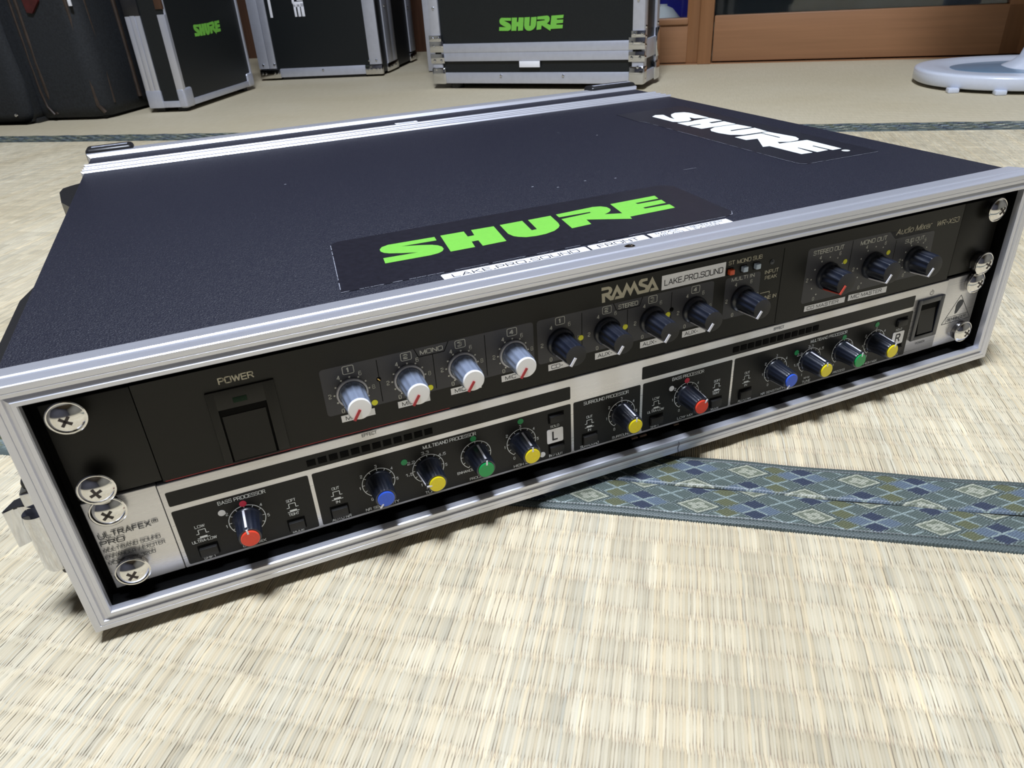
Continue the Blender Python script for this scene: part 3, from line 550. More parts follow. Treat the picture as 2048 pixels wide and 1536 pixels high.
# ------------------------------------------------------------------ shared small parts
def cross(mb, x, z, y, L, w, a0):
    for k in range(2):
        a = a0 + k * PI / 2; dx, dz = math.cos(a), math.sin(a); nx, nz = -dz * w / 2, dx * w / 2
        mb.poly([(x - dx * L - nx, z - dz * L - nz), (x + dx * L - nx, z + dz * L - nz), (x + dx * L + nx, z + dz * L + nz), (x - dx * L + nx, z - dz * L + nz)], lambda a_, b_: (a_, y, b_), 'cross', depth=Vector((0, 1.2, 0)))
def screw(parent, org, x, z, H, collar, ang):
    hd = MB()
    if collar: hd.revolve([(5.6, 0.0), (5.8, 0.4), (5.7, H - 2.8), (5.4, H - 2.3), (0, H - 2.2)], 'nickel', (x, 0, z), '-y', 36)
    else: hd.revolve([(2.6, -2), (2.6, H - 1.4), (0, H - 1.4)], 'nickel', (x, 0, z), '-y', 20)
    s = hd.revolve([(0, H - 2.2), (6.3, H - 2.2), (6.7, H - 1.7), (6.75, H - 1.3), (6.4, H - 1.05), (6.05, H - 1.1), (5.7, H - 0.75), (5.0, H - 0.05), (4.0, H + 0.6), (2.8, H + 1.1), (1.4, H + 1.4), (0, H + 1.5)], 'steel', (x, 0, z), '-y', 40).build('rack_screw', parent, org, smooth=28)
    c = MB(); cross(c, x, z, -(H + 1.5), 2.3, 1.1, ang); c.build('cross_slot', s, org if False else (0, 0, 0), smooth=0) if False else None
    o = c.build('cross_slot', s, org, smooth=0); return s
# ------------------------------------------------------------------ audio mixer (upper unit)
mix = rack_empty('audio_mixer', (241, 120, 45.4)); MO = (241, 120, 45.4)
tag(mix, 'black rack audio mixer with silver and black knobs, upper unit in the rack case', 'audio mixer')
def mbd(mb, name, parent=None, **k): return mb.build(name, parent or mix, MO, **k)
mbd(MB().box(22, 460, 8, 240, 46, 88, 'anod2'), 'chassis')
fp = MB()
for a_, b_, c_ in ((0, 30.0, 45.4), (452.7, 482.6, 46.2)): mbd(MB().box(a_, b_, 0, 3, c_, 88.4, 'anod', 0.4), 'rack_ear')
fp.poly([(30.3, 44.6), (329.6, 44.4), (332, 43.6), (342.5, 43.2), (345, 44.4), (452.4, 44.5), (452.4, 88.4), (30.3, 88.4)], lambda a, b: (a, 0, b), 'anod', depth=Vector((0, 3, 0)))
panel = mbd(fp, 'front_panel', smooth=30)
sm = MB(); sm.rect(329.6, 45.2, 329.95, 86, 'anod2', -0.06).rect(330, 44, 331, 44.1, 'anod2', -.06); mbd(sm, 'panel_seam', smooth=0)
mbd(MB().rect(31, 44.45, 150, 44.75, 'redline', -0.06), 'thin_red_edge', smooth=0)  # thin dark red strip along the lower panel edge
# grey printed fields
for a_ in ((97.5, 55.2, 192.3, 77.3), (194.1, 55.0, 288.8, 77.2), (295.5, 54.6, 316.6, 76.6)): mbd(MB().rect(*a_, 'plate', -0.06, 1.5), 'printed_field', smooth=0)
pl = MB()
pl.poly([(345.4, 53.4), (346.6, 52.2), (433.2, 52.2), (434.2, 53.4), (433.2, 75.8), (432.4, 76.9), (404.4, 77.2), (400.4, 81.2), (399.4, 81.9), (346.6, 82.4), (345.4, 81.4)], lambda a, b: (a, -0.06, b), 'plate')
mbd(pl, 'printed_field', smooth=0)
ln = MB()
for x, z0, z1 in ((121.1, 56.2, 76.3), (145.2, 56.2, 73.0), (169.1, 56.2, 76.3), (216.6, 56, 76.2), (240.6, 56, 72.7), (264.7, 56, 76.2)): ln.line(x, z0, x, z1, 0.3, 'anod2', -0.1)
for x in (374.6,): ln.line(x, 53, x, 81.8, 0.3, 'anod2', -0.1)
ln.line(405.6, 53, 405.6, 76.4, 0.3, 'anod2', -0.1)
for a, b, c, d in ((137.4, 139.0, 150.4, 152.6), (233.0, 234.8, 247.0, 248.6)):
    ln.line(a, 77.3, b, 73.1, 0.35, 'anod2', -0.1).line(b, 73.1, c, 73.1, 0.35, 'anod2', -0.1).line(c, 73.1, d, 77.3, 0.35, 'anod2', -0.1)
mbd(ln, 'printed_rules', smooth=0)['kind'] = 'stuff'
tx = MB(); Kx = [109.1, 133.7, 157.8, 182.0]; Sx = [205.6, 229.6, 254.2, 278.2]; ZK = 64.1
def scale_ring(mb, cx, cz, r, rn, m, hs=1.05, hide=(), dots=True):
    for k in range(11):
        a = R(237 - 29.4 * k)
        if dots: mb.disc(cx + r * math.cos(a), cz + r * math.sin(a), 0.42, m, -0.12, 10)
        if k % 2 == 0 and k not in hide:
            u, q = cx + rn * math.cos(a), cz + rn * math.sin(a); wd = hs * (0.62 if k < 10 else 1.1)
            mb.text(str(k), u - wd, q - hs, u + wd, q + hs, m, -0.12, 0.01)
for i, x in enumerate(Kx): scale_ring(tx, x, ZK, 7.35, 9.2, 'greyprint')
for i, x in enumerate(Sx): scale_ring(tx, x, ZK, 7.6, 9.3, 'greyprint', dots=False)
scale_ring(tx, 306.6, 64.0, 7.6, 9.4, 'greyprint', dots=False)
for x in (360.6, 391.5): scale_ring(tx, x, 64.8, 10.6, 13.2, 'greyprint', hide=(8, 10))
scale_ring(tx, 422.0, 63.4, 8.9, 10.8, 'greyprint', hide=(8, 10))
for i, x in enumerate(Kx + Sx):
    m_ = 'greyprint'
    for a, b in (((x - 2.3, 73.0), (x + 2.3, 76.6)),):
        o_ = rrect(a[0], a[1], b[0], b[1], 0.6); 
        for p, q in zip(o_, o_[1:] + o_[:1]): tx.line(*p, *q, 0.28, m_, -0.12)
    tx.text(str(i % 4 + 1) + ' ', x - (0.7 if i % 4 == 0 else 1.3), 73.65, x + (0.9 if i % 4 == 0 else 1.8), 75.95, m_, -0.12, 0.06)
tx.text('MONO', 139.8, 73.9, 150.0, 76.1, 'greyprint', -0.12, 0.01).text('STEREO', 235.6, 73.7, 246.2, 76.0, 'greyprint', -0.12, 0.02)
tx.text('MULTI IN', 299.1, 74.3, 312.8, 76.3, 'greyprint', -0.12, 0.01)
tx.text('STEREO OUT', 348.9, 78.3, 369.0, 80.8, 'greyprint', -0.12, 0.01).text('MONO OUT', 380.1, 78.0, 398.2, 80.5, 'greyprint', -0.12, 0.01).text('SUB OUT', 412.2, 73.2, 426.2, 75.5, 'greyprint', -0.12, 0.01)
mbd(tx, 'grey_lettering', smooth=0)['kind'] = 'stuff'
tk = MB()
tk.text('POWER', 60.0, 80.9, 73.3, 83.8, 'khaki', -0.1, 0.015)
tk.text('ST', 296.3, 83.4, 299.9, 85.5, 'khaki', -0.1, 0.01).text('MONO', 301.3, 83.2, 309.6, 85.4, 'khaki', -0.1, 0.01).text('SUB', 310.6, 83.2, 316.4, 85.4, 'khaki', -0.1, 0.01)
tk.text('INPUT', 319.0, 74.2, 327.6, 76.3, 'khaki', -0.1, 0.01).text('PEAK', 319.5, 71.2, 326.9, 73.2, 'khaki', -0.1, 0.01).text('LINE IN', 319.0, 60.1, 328.2, 62.3, 'khaki', -0.1, 0.01)
tk.line(317.6, 64.3, 323.6, 64.3, 0.35, 'khaki', -0.1).line(323.5, 64.4, 323.5, 63.0, 0.35, 'khaki', -0.1)
tk.text('Audio Mixer', 404.3, 79.1, 429.5, 82.5, 'khaki', -0.1, 0.0, 0.2).text('WR-XS3', 433.2, 79.0, 450.0, 82.0, 'khaki', -0.1, 0.0, 0.2)
mbd(tk, 'khaki_lettering', smooth=0)['kind'] = 'stuff'
RAM = [(226.7, 86.3), (230.4, 86.2), (231.5, 85.7), (232.2, 84.7), (232.2, 83.7), (231.7, 82.8), (230.9, 82.0), (231.9, 81.0), (234.7, 86.4), (237.5, 81.4), (239.7, 86.4), (241.8, 82.7), (243.7, 86.4), (246.5, 80.7), (249.3, 80.6), (249.9, 81.1), (249.6, 81.7), (247.0, 82.8), (246.1, 83.7), (246.1, 84.7), (246.5, 85.6), (247.4, 86.3), (250.8, 86.2), (250.8, 84.9), (248.4, 84.8), (247.8, 84.3), (251.2, 82.5), (253.4, 86.4), (257.2, 79.1), (252.3, 79.1), (252.9, 80.6), (254.8, 80.6), (253.5, 83.0), (251.7, 79.1), (245.7, 79.0), (243.7, 82.9), (241.9, 79.1), (239.9, 82.9), (238.4, 79.1), (233.5, 79.1), (234.1, 80.5), (236.1, 80.5), (234.7, 83.0), (232.9, 79.1), (231.3, 79.1), (228.5, 81.9), (228.6, 78.8), (227.0, 78.8), (226.8, 83.3), (230.1, 83.4), (230.6, 84.1), (230.2, 84.8), (226.7, 84.8)]
mbd(MB().poly(RAM, lambda a, b: (a, -0.1, b), 'khaki', depth=Vector((0, -0.05, 0))), 'maker_logo', smooth=0)
def strip_label(x0, x1, z0, z1, s_, tx0, tx1, tz0, tz1, tilt=0.0):
    mb = MB(); f = lambda y: (lambda a, b: (a, y, b - tilt * (a - x0)))
    mb.poly([(x0, z0), (x1, z0), (x1, z1), (x0, z1)], f(-0.14), 'label', depth=Vector((0, -0.12, 0))).text(s_, tx0, tz0, tx1, tz1, 'ink', fn=f(-0.30)); mbd(mb, 'label_strip', smooth=0)
strip_label(258.6, 294.6, 78.4, 85.6, 'LAKE.PRO.SOUND', 260.0, 293.2, 80.3, 83.4)
for x in Kx: strip_label(x - 6.4, x + 8.0, 51.0, 54.2, 'MIC', x - 4.6, x + 0.6, 51.6, 53.6)
strip_label(199.0, 213.2, 50.6, 53.9, 'CD-', 200.5, 206.5, 51.2, 53.3)
for x in Sx[1:]: strip_label(x - 6.2, x + 7.6, 50.4, 53.8, 'AUX-', x - 4.8, x + 3.0, 51.1, 53.2)
strip_label(348.3, 375.9, 47.3, 50.5, 'CD MASTER', 350.0, 371.5, 47.9, 49.9, 0.012); strip_label(378.2, 405.6, 47.1, 50.6, 'MIC MASTER', 380.0, 402.0, 47.9, 50.1, 0.02)
yd = [(117.6, 56.7), (142.4, 57.3), (216.0, 63.8), (239.5, 63.9), (263.0, 65.0), (371.3, 71.0), (401.2, 70.4)]
for x, z in yd: mbd(MB().poly([(x + 1.35 * math.cos(a * PI / 10), z + 1.35 * math.sin(a * PI / 10)) for a in range(20)], lambda a, b: (a, -0.14, b), 'dotyellow', depth=Vector((0, -0.1, 0))), 'yellow_sticker', smooth=0)
mbd(MB().revolve([(1.0, 0), (1.0, 0.2), (0, 0.25)], 'anod2', (120.9, 0, 67.2), '-y', 16).line(120.4, 67.7, 121.3, 66.6, 0.35, 'brass', -0.4), 'trim_screw')
for x, z, r in ((265.0, 67.2, 1.1), (322.8, 80.1, 1.3)):
    mbd(MB().revolve([(r, 0.1), (r, 0.3), (r * .75, 0.3), (r * .6, 0.5), (0, 0.75)], 'anod2' if r < 1.2 else 'knob', (x, 0, z), '-y', 16), 'peak_lamp')
# select buttons
for x, m_ in ((297.5, 'ledred'), (305.5, 'ledwhite'), (313.1, 'ledwhite')):
    mbd(MB().rect(x - 2.0, 78.2, x + 2.0, 82.0, 'anod2', -0.05, 0.3), 'button_hole', smooth=0)
    mbd(MB().box(x - 1.35, x + 1.35, -2.2, 1, 78.8, 81.5, m_, 0.3), 'select_button', label=('red' if m_ == 'ledred' else 'pale blue') + ' push button')
# power switch
b_ = MB(); F2 = lambda x0, z0, x1, z1, y0, y1, m: b_.box(x0, x1, y0, y1, z0, z1, m, 0.25)
F2(54, 46, 57.2, 78.6, -0.9, 0.5, 'anod'); F2(75.4, 46, 80, 78.6, -0.9, 0.5, 'anod'); F2(57.0, 70.2, 75.6, 78.6, -0.9, 0.5, 'anod'); F2(57.0, 45.0, 75.6, 46.0, -0.9, 0.5, 'anod')
bz = mbd(b_, 'switch_bezel')
mbd(MB().rect(57.0, 45.6, 75.6, 70.3, 'anod2', -0.08), 'switch_well', smooth=0)
mbd(MB().poly([(-0.3, 66.9), (-1.3, 46.4), (1.0, 46.2), (1.0, 66.9)], lambda y, z: (57.9, y, z), 'anod', depth=Vector((16.6, 0, 0))), 'power_rocker')
mbd(MB().rect(57.4, 67.2, 75.2, 70.2, 'anod2', -0.12), 'rocker_gap', smooth=0)
mbd(MB().box(63.4, 68.8, -1.05, -0.5, 72.3, 74.7, 'ledgreen', 0.2), 'power_lamp')
# knobs
def pointer(mb, x, z, r0, r1, rs, y0, y1, a, w, m):
    """line over the face from r0 to r1 and down the side"""
    ca, sa = math.cos(a), math.sin(a); n = Vector((-sa, 0, ca)) * w / 2
    def P(r, y): return Vector((x + r * ca, y, z + r * sa))
    def bar(A, B, up):
        V = [A - n, A + n, B + n, B - n]; vs = [mb.bm.verts.new(v) for v in V] + [mb.bm.verts.new(v + up) for v in V]
        for q in ((0, 1, 2, 3), (4, 5, 6, 7), (0, 1, 5, 4), (1, 2, 6, 5), (2, 3, 7, 6), (3, 0, 4, 7)):
            mb.bm.faces.new([vs[k] for k in q]).material_index = mb.mi(m)
    bar(P(r0, y1 - 0.05), P(r1, y1 - 0.05), Vector((0, -0.35, 0)))
    if rs is not None: bar(P(r1 - 0.45, y1 - 0.35), P(rs, y0), Vector((ca * 0.45, 0, sa * 0.45)))
A0 = R(237)
def mono_knob(x):
    k = MB().revolve([(6.7, 0.1), (6.8, 0.5), (6.6, 1.3), (5.9, 1.5)], 'ring', (x, 0, ZK), '-y', 48)
    k.revolve([(5.7, 1.4), (5.65, 3), (5.4, 9), (5.25, 13.6), (4.9, 14.5), (0, 14.6)], 'clear', (x, 0, ZK), '-y', 72, flute=(1.5, 14, 12, 0.07)); o = mbd(k, 'mono_channel_knob', smooth=50)
    mbd(MB().revolve([(0, 14.4), (4.7, 14.4), (4.75, 15.0), (4.4, 15.35), (0, 15.45)], 'whitecap', (x, 0, ZK), '-y', 40), 'white_cap', o)
    p = MB(); pointer(p, x, ZK, 0.1, 5.3, None, 0, -15.35, A0, 1.1, 'redline'); mbd(p, 'red_pointer', o, smooth=0)
for x in Kx: mono_knob(x)
def black_knob(x, z, rs, rb, rt, L, name, pm='whiteline', ang=A0):
    k = MB().revolve([(rs, 0.1), (rs, 1.4), (rs - 0.5, 2.0), (rb + 0.2, 2.4), (rb, 3)], 'knob', (x, 0, z), '-y', 48)
    k.revolve([(rb, 2.4), (rb - 0.05, 3.4), (rt + 0.15, L - 1.2), (rt - 0.25, L - 0.2)], 'knob', (x, 0, z), '-y', 90, flute=(2.5, L - 0.4, 12, 0.12))
    k.revolve([(rt - 0.25, L - 0.2), (rt - 0.6, L), (0, L)], 'knobface', (x, 0, z), '-y', 40); o = mbd(k, name, smooth=50)
    p = MB(); pointer(p, x, z, 0.9, rt + 0.05, rb + 0.15, -2.8, -L, ang, 1.2, pm); mbd(p, 'pointer_line', o, smooth=0)
for x in Sx: black_knob(x, ZK, 6.9, 5.7, 5.2, 16.0, 'stereo_channel_knob')
black_knob(306.6, 64.0, 6.9, 5.7, 5.2, 15.6, 'multi_input_knob')
for x, z, pm in ((360.6, 65.2, 'redline2'), (391.5, 65.0, 'whiteline'), (421.8, 62.6, 'whiteline')): black_knob(x, z, 7.4, 6.6, 6.0, 13.4, 'output_knob', pm)
for x, z, H, c, a in ((8.8, 84.1, 7.0, False, 0.9), (8.8, 52.3, 7.2, False, 0.4), (473.8, 82.7, 5.6, False, 0.8), (473.8, 51.5, 6.4, True, 1.1)): screw(mix, MO, x, z, H, c, a)
# ------------------------------------------------------------------ sound enhancer (lower unit)
enh = rack_empty('sound_enhancer', (241, 120, 0.0)); EO = (241, 120, 0.0)
tag(enh, 'silver and black rack sound enhancer with coloured knob caps, lower unit in the rack case', 'sound enhancer')
def eb(mb, name, parent=None, **k): return mb.build(name, parent or enh, EO, **k)
eb(MB().box(22, 460, 8, 220, 1, 43, 'anod2'), 'chassis')
for a, b in ((0, 27.0), (454.6, 482.6)): eb(MB().box(a, b, 0, 2.5, 0, 44, 'silver', 0.4), 'rack_ear')
eb(MB().box(27.3, 454.3, -0.5, 2.5, 0.3, 43.8, 'silver', 0.4), 'front_panel'); YP = -0.5
for a, b in ((29, 84), (85.6, 210), (211.4, 249.0), (250.4, 304.6), (306.0, 430.6)): eb(MB().rect(a, 1.6, b, 30.0, 'dpanel', YP - 0.05, 0.8), 'printed_black_field', smooth=0)
for a, b in ((29.2, 209.9), (249.6, 429.8)): eb(MB().rect(a, 32.5, b, 39.6, 'dpanel', YP - 0.05, 0.7), 'meter_window', smooth=0)
for a, b in ((84.8, 141.8), (304.2, 361.2)):
    for k in range(12):
        x = a + (b - a) * k / 12
        eb(MB().box(x, x + 3.7, YP - 0.35, YP, 34.2, 37.2, 'anod2', 0.1), 'meter_segment')
lt_ = MB(); W2 = 'whiteprint2'
def T(s_, x0, z0, x1, z1, m=W2, b=0.0): lt_.text(s_, x0, z0, x1, z1, m, YP - 0.12, b)
def sw_symbol(x, z):  # pushed / released symbol
    for a, b, c, d in ((x - 1.4, z + 2.2, x - 1.4, z + 4.3), (x - 1.4, z + 4.3, x + 1.4, z + 4.3), (x + 1.4, z + 4.3, x + 1.4, z + 2.2), (x - 2.5, z + 2.2, x - 1.3, z + 2.2), (x + 1.3, z + 2.2, x + 2.5, z + 2.2), (x - 2.5, z, x + 2.5, z)): lt_.line(a, b, c, d, 0.3, W2, YP - 0.12)
    lt_.line(x - 1.5, z + 0.55, x + 1.5, z + 0.55, 0.7, W2, YP - 0.12)
def dial(x, z, nums, hide3=False):
    lt_.ring2(x, z, 7.3, 7.6, W2, R(237), R(-57), YP - 0.12)
    for k in range(11):
        a = R(237 - 29.4 * k); c, s_ = math.cos(a), math.sin(a); lt_.line(x + 7.3 * c, z + 7.3 * s_, x + 6.3 * c, z + 6.3 * s_, 0.28, W2, YP - 0.12)
    for k, n in enumerate(nums):
        if n is None: continue
        a = R(237 - 58.8 * k) if len(nums) == 6 else 0; u, q = x + 9.3 * math.cos(a), z + 8.9 * math.sin(a); wd = 0.62 * len(n.replace('.', ''))
        T(n, u - wd, q - 0.85, u + wd, q + 0.85)
ZE = 16.2; N6 = ['0', '1', '2', '3', '4', '5']; NT = ['1', '1.5', '2.2', '3.3', '4.5', '5']
def dial_nums(x, vals):
    pos = {0: (-4.1, -8.3), 1: (-8.6, -0.7), 2: (-7.2, 5.4), 3: (-0.2, 8.8), 4: (6.7, 5.6), 5: (8.6, -0.7)}
    for k, n in enumerate(vals):
        if not n: continue
        dx, dz = pos[k]; wd = 0.6 * len(n.replace('.', '')) + 0.2 * ('.' in n); T(n, x + dx - wd - (0.8 if '.' in n and dx < 0 else 0), ZE + dz - 0.8, x + dx + wd + (0.9 if '.' in n and dx > 0 else 0), ZE + dz + 0.8)
def channel(o):
    T('BASS PROCESSOR', o + 46.6, 27.0, o + 65.9, 28.9)
    dial(o + 56, ZE, []); dial_nums(o + 56, ['', '1', '2', '', '4', '5'] if o == 0 else ['0', '1', '2', '', '4', '5'])
    T('LOW', o + 35.4, 18.7, o + 39.4, 20.2); sw_symbol(o + 37.7, 13.4); T('ULTRA-LOW', o + 32.6, 11.3, o + 42.5, 12.8); T('SHIFT', o + 35.0, 1.9, o + 40.0, 3.3); T('LOW MIX', o + 51.2, 2.3, o + 61.0, 3.8)
    T('SOFT', o + 72.8, 18.9, o + 76.8, 20.4); sw_symbol(o + 74.9, 13.7); T('TIGHT', o + 72.5, 11.5, o + 77.0, 13.0); T('MODE', o + 72.4, 2.0, o + 77.4, 3.4)
    T('OUT', o + 92.5, 18.7, o + 95.8, 20.2); sw_symbol(o + 94.1, 13.4); T('IN', o + 93.1, 11.2, o + 94.9, 12.7); T('AUTO NR', o + 89.9, 2.0, o + 98.6, 3.5)
    dial(o + 113.2, ZE, []); dial_nums(o + 113.2, N6); T('NR SENSITIVITY', o + 105.3, 2.2, o + 121.0, 3.7)
    T('MULTIBAND PROCESSOR', o + 135.3, 27.0, o + 161.0, 28.9); dial(o + 136.6, ZE, []); dial_nums(o + 136.6, NT); T('kHz', o + 134.6, 4.6, o + 138.6, 6.0); T('TUNE', o + 133.6, 2.0, o + 139.6, 3.6)
    dial(o + 160.0, ZE, []); T('NORM', o + 150.2, 7.6, o + 155.2, 9.1) if o else T('ENHANCER', o + 150.0, 7.6, o + 159.4, 9.1); T('PROCESS', o + 155.8, 2.4, o + 164.6, 3.9)
    dial(o + 183.3, ZE, []); dial_nums(o + 183.3, N6); T('HIGH MIX', o + 178.6, 2.2, o + 188.6, 3.8); T('SOLO', o + 198.8, 19.2, o + 203.5, 20.6); T('IN / OUT', o + 197.6, 2.3, o + 205.2, 4.0)
channel(0); channel(221)
T('SURROUND PROCESSOR', 217.0, 27.0, 242.2, 28.9); T('OUT', 218.5, 18.9, 221.8, 20.4); sw_symbol(220.1, 13.5); T('IN', 219.2, 11.2, 221.0, 12.7); T('SURROUND', 214.9, 2.1, 225.4, 3.6); dial(238.4, ZE, []); dial_nums(238.4, N6); T('SURROUND', 233.1, 2.2, 243.6, 3.7)
eb(lt_, 'white_lettering', smooth=0)['kind'] = 'stuff'
lt_ = MB()
T('ULTRAFEX', 1.3, 26.2, 20.8, 28.9, 'greyink', 0.012); T('(R)', 21.2, 27.2, 22.9, 28.9, 'greyink'); T('PRO', 1.0, 22.6, 10.0, 25.2, 'greyink', 0.012)
T('MULTIBAND SOUND', 1.1, 19.3, 22.4, 21.1, 'greyink'); T('ENHANCER / EXCITER', 0.9, 16.0, 23.4, 17.8, 'greyink'); T('MODEL EX 3200', 1.0, 12.8, 18.8, 14.6, 'greyink')
T('EFFECT', 109.6, 41.6, 116.2, 43.2, 'greyink'); T('EFFECT', 329.4, 41.0, 336.0, 42.6, 'greyink'); T('POWER', 438.6, 6.0, 446.0, 7.4, 'greyink')
lt_.ring2(442.4, 38.6, 1.2, 1.45, 'greyink', R(120), R(420), YP - 0.12, 24).line(442.4, 38.6, 442.4, 40.6, 0.28, 'greyink', YP - 0.12)
tr = [(468.6, 31.4), (481.0, 14.4), (457.8, 14.2)]
for p, q in zip(tr, tr[1:] + tr[:1]): lt_.line(*p, *q, 0.3, 'greyink', -0.1)
lt_.line(460.4, 18.2, 478.2, 18.2, 0.25, 'greyink', -0.1).line(461.0, 14.6, 460.4, 18.2, 0.2, 'greyink', -0.1)
lt_.poly([(467.0, 19.4), (468.6, 19.9), (470.0, 22.0), (471.8, 24.6), (472.0, 26.6), (470.8, 28.0), (468.9, 28.2), (467.2, 27.2), (466.4, 25.2), (467.2, 23.4), (466.6, 21.2)], lambda a, b: (a, -0.1, b), 'greyink')
lt_.text('BEHRINGER', 461.8, 15.3, 477.0, 17.4, 'greyink', -0.12)
eb(lt_, 'dark_lettering', smooth=0)['kind'] = 'stuff'
def push(x0, x1, z0, z1):
    h = eb(MB().rect(x0 - 0.5, z0 - 0.5, x1 + 0.6, z1 + 0.6, 'anod2', YP - 0.08, 0.3), 'switch_hole', smooth=0)
    eb(MB().box(x0, x1, YP - 1.6, 1, z0, z1 - 0.8, 'button', 0.35), 'push_switch')
for o in (0, 221):
    for x0, x1, z0, z1 in ((34.4, 41.6, 4.0, 9.2), (71.6, 78.2, 3.9, 9.2), (90.4, 97.6, 4.0, 9.6), (198.2, 205.6, 22.4, 27.0), (198.0, 205.6, 4.6, 9.4)): push(o + x0, o + x1, z0, z1)
push(216.4, 224.0, 4.0, 9.8)
for x, c, m_ in ((201.1, 'L', 0), (422.5, 'R', 0)):
    mb = MB().rect(x - 4.3, 10.4, x + 4.4, 18.5, 'label', YP - 0.15, 0.8, th=-0.12); mb.text(c, x - 1.9, 11.8, x + 1.9, 17.2, 'ink', YP - 0.3, 0.02); eb(mb, 'channel_label', smooth=0)
def dot(x, z, m_, nm, r=1.5): eb(MB().poly([(x + r * math.cos(a * PI / 10), z + r * math.sin(a * PI / 10)) for a in range(20)], lambda a, b: (a, YP - 0.14, b), m_, depth=Vector((0, -0.1, 0))), nm, smooth=0)
for x, z in ((56, 24.7), (276.7, 25.0)): dot(x, z, 'dotred', 'red_sticker')
for x, z in ((47.1, 23.0), (267.5, 22.7), (194.1, 5.2)): dot(x, z, 'dotwhite', 'white_sticker')
for x, z in ((125.9, 23.0), (159.3, 25.4), (183.4, 27.8), (347.4, 23.4), (380.6, 24.8), (403.9, 27.3)): dot(x, z, 'dotgreen', 'green_sticker')
def cap_knob(x, m_, ang, L=14.2):
    k = MB().revolve([(6.2, 0.4), (6.2, 1.2), (5.6, 1.8)], 'knob', (x, 0, ZE), '-y', 40)
    k.revolve([(5.7, 1.5), (5.3, 6), (4.95, L - 1.6), (4.5, L - 0.7), (0, L - 0.5)], 'knob', (x, 0, ZE), '-y', 80, flute=(1.6, L - 1.0, 16, 0.06)); o = eb(k, 'capped_knob', smooth=50)
    eb(MB().revolve([(0, L - 0.6), (3.75, L - 0.6), (3.8, L - 0.1), (3.5, L + 0.15), (0, L + 0.2)], m_, (x, 0, ZE), '-y', 32), 'coloured_cap', o, label=m_[3:] + ' cap')
    p = MB(); a = R(ang); pointer(p, x, ZE, 2.6, 4.95, None, 0, -(L - 0.2), a, 0.75, 'whiteline')
    ca, sa = math.cos(a), math.sin(a); n = Vector((-sa, 0, ca)) * 0.45; A, B = Vector((x + 5.75 * ca, -1.8, ZE + 5.75 * sa)), Vector((x + 4.95 * ca, -(L - 1.6), ZE + 4.95 * sa))
    up = Vector((ca, 0, sa)) * 0.25; vs = [p.bm.verts.new(v) for v in (A - n, A + n, B + n, B - n)] + [p.bm.verts.new(v + up) for v in (A - n, A + n, B + n, B - n)]
    for q in ((0, 1, 2, 3), (4, 5, 6, 7), (0, 1, 5, 4), (1, 2, 6, 5), (2, 3, 7, 6), (3, 0, 4, 7)): p.bm.faces.new([vs[j] for j in q]).material_index = p.mi('whiteline')
    eb(p, 'pointer_line', o, smooth=0)
for x, m_, a in ((56.0, 'capred', 96), (113.3, 'capblue', 232), (136.8, 'capyellow', 178), (160.2, 'capgreen', 84), (183.3, 'capyellow', 88), (238.4, 'capyellow', 84), (277.0, 'capred', 52), (333.6, 'capblue', 240), (357.2, 'capyellow', 96), (380.6, 'capgreen', 82), (404.0, 'capyellow', 74)): cap_knob(x, m_, a)
# rocker switch of the lower unit
rb = MB()
for a in ((432.4, 435.2, 9.8, 35.8), (449.6, 452.8, 9.8, 35.8)): rb.box(a[0], a[1], YP - 1.3, YP, a[2], a[3], 'knob', 0.4)
rb.box(434.8, 450, YP - 1.3, YP, 32.6, 35.8, 'knob', 0.4).box(434.8, 450, YP - 1.3, YP, 9.8, 12.4, 'knob', 0.4)
eb(rb, 'rocker_bezel'); eb(MB().rect(435, 12.2, 449.8, 32.8, 'anod2', YP - 0.1), 'rocker_well', smooth=0)
eb(MB().poly([(YP + 0.2, 31.6), (YP - 1.5, 13.6), (0.4, 13.0), (0.4, 31.6)], lambda y, z: (436.2, y, z), 'button', depth=Vector((12.0, 0, 0))), 'power_rocker')
for x, z, H, c, a in ((8.8, 39.8, 4.6, True, 0.75), (8.8, 8.9, 5.2, True, 0.8), (473.8, 39.3, 4.6, True, 1.0), (473.8, 7.6, 5.0, True, 1.0)): screw(enh, EO, x, z, H, c, a)
# ------------------------------------------------------------------ flight cases behind
def flight_case(name, W, D, H, label, t=26, gap=12, loc=(0, 0, 0), rz=0, feet=True):
    o = empty(name, loc, rz); tag(o, label, 'flight case'); o['group'] = 'flight cases along the far wall'; return o
def angle_x(mb, x0, x1, y, z0, z1, m='alu_dull'): mb.box(x0, x1, y - 1.6, y + 8, z0, z1, m, 0.6)
# centre case: local x along its front, y back, z up
c1 = empty('flight_case', (-0.3510, 1.5516, 0), R(-11.8)); tag(c1, 'aluminium-edged black flight case with green lettering, standing behind the right end of the rack case', 'flight case', 'flight cases along the far wall')
def c1b(mb, n, p=None, **k): return mb.build(n, p or c1, **k)
c1b(MB().box(4, 485, 3, 112, 16, 396, 'case_board'), 'body'); c1b(MB().box(4, 485, 3, 112, 398, 420, 'case_board'), 'lid')
c1b(MB().box(24, 465, -1.6, 6, 12, 34.5, 'alu_dull', 0.8), 'bottom_edge'); c1b(MB().box(24, 465, 108, 116, 12, 34.5, 'alu_dull', 0.8), 'bottom_edge')
c1b(MB().box(22, 466, -1.8, 6, 58, 77, 'alu_dull', 0.8).box(22, 466, -2.6, 5, 76, 94, 'alu_dull', 0.8), 'closing_rail')
for a, b in ((-1, 23), (465, 489.5)):
    c1b(MB().box(a, b, -1.8, 6, 95, 420, 'alu_dull', 0.8), 'corner_edge'); c1b(MB().box(a, b, -1.8, 6, 34, 58, 'alu_dull', 0.8), 'corner_edge')
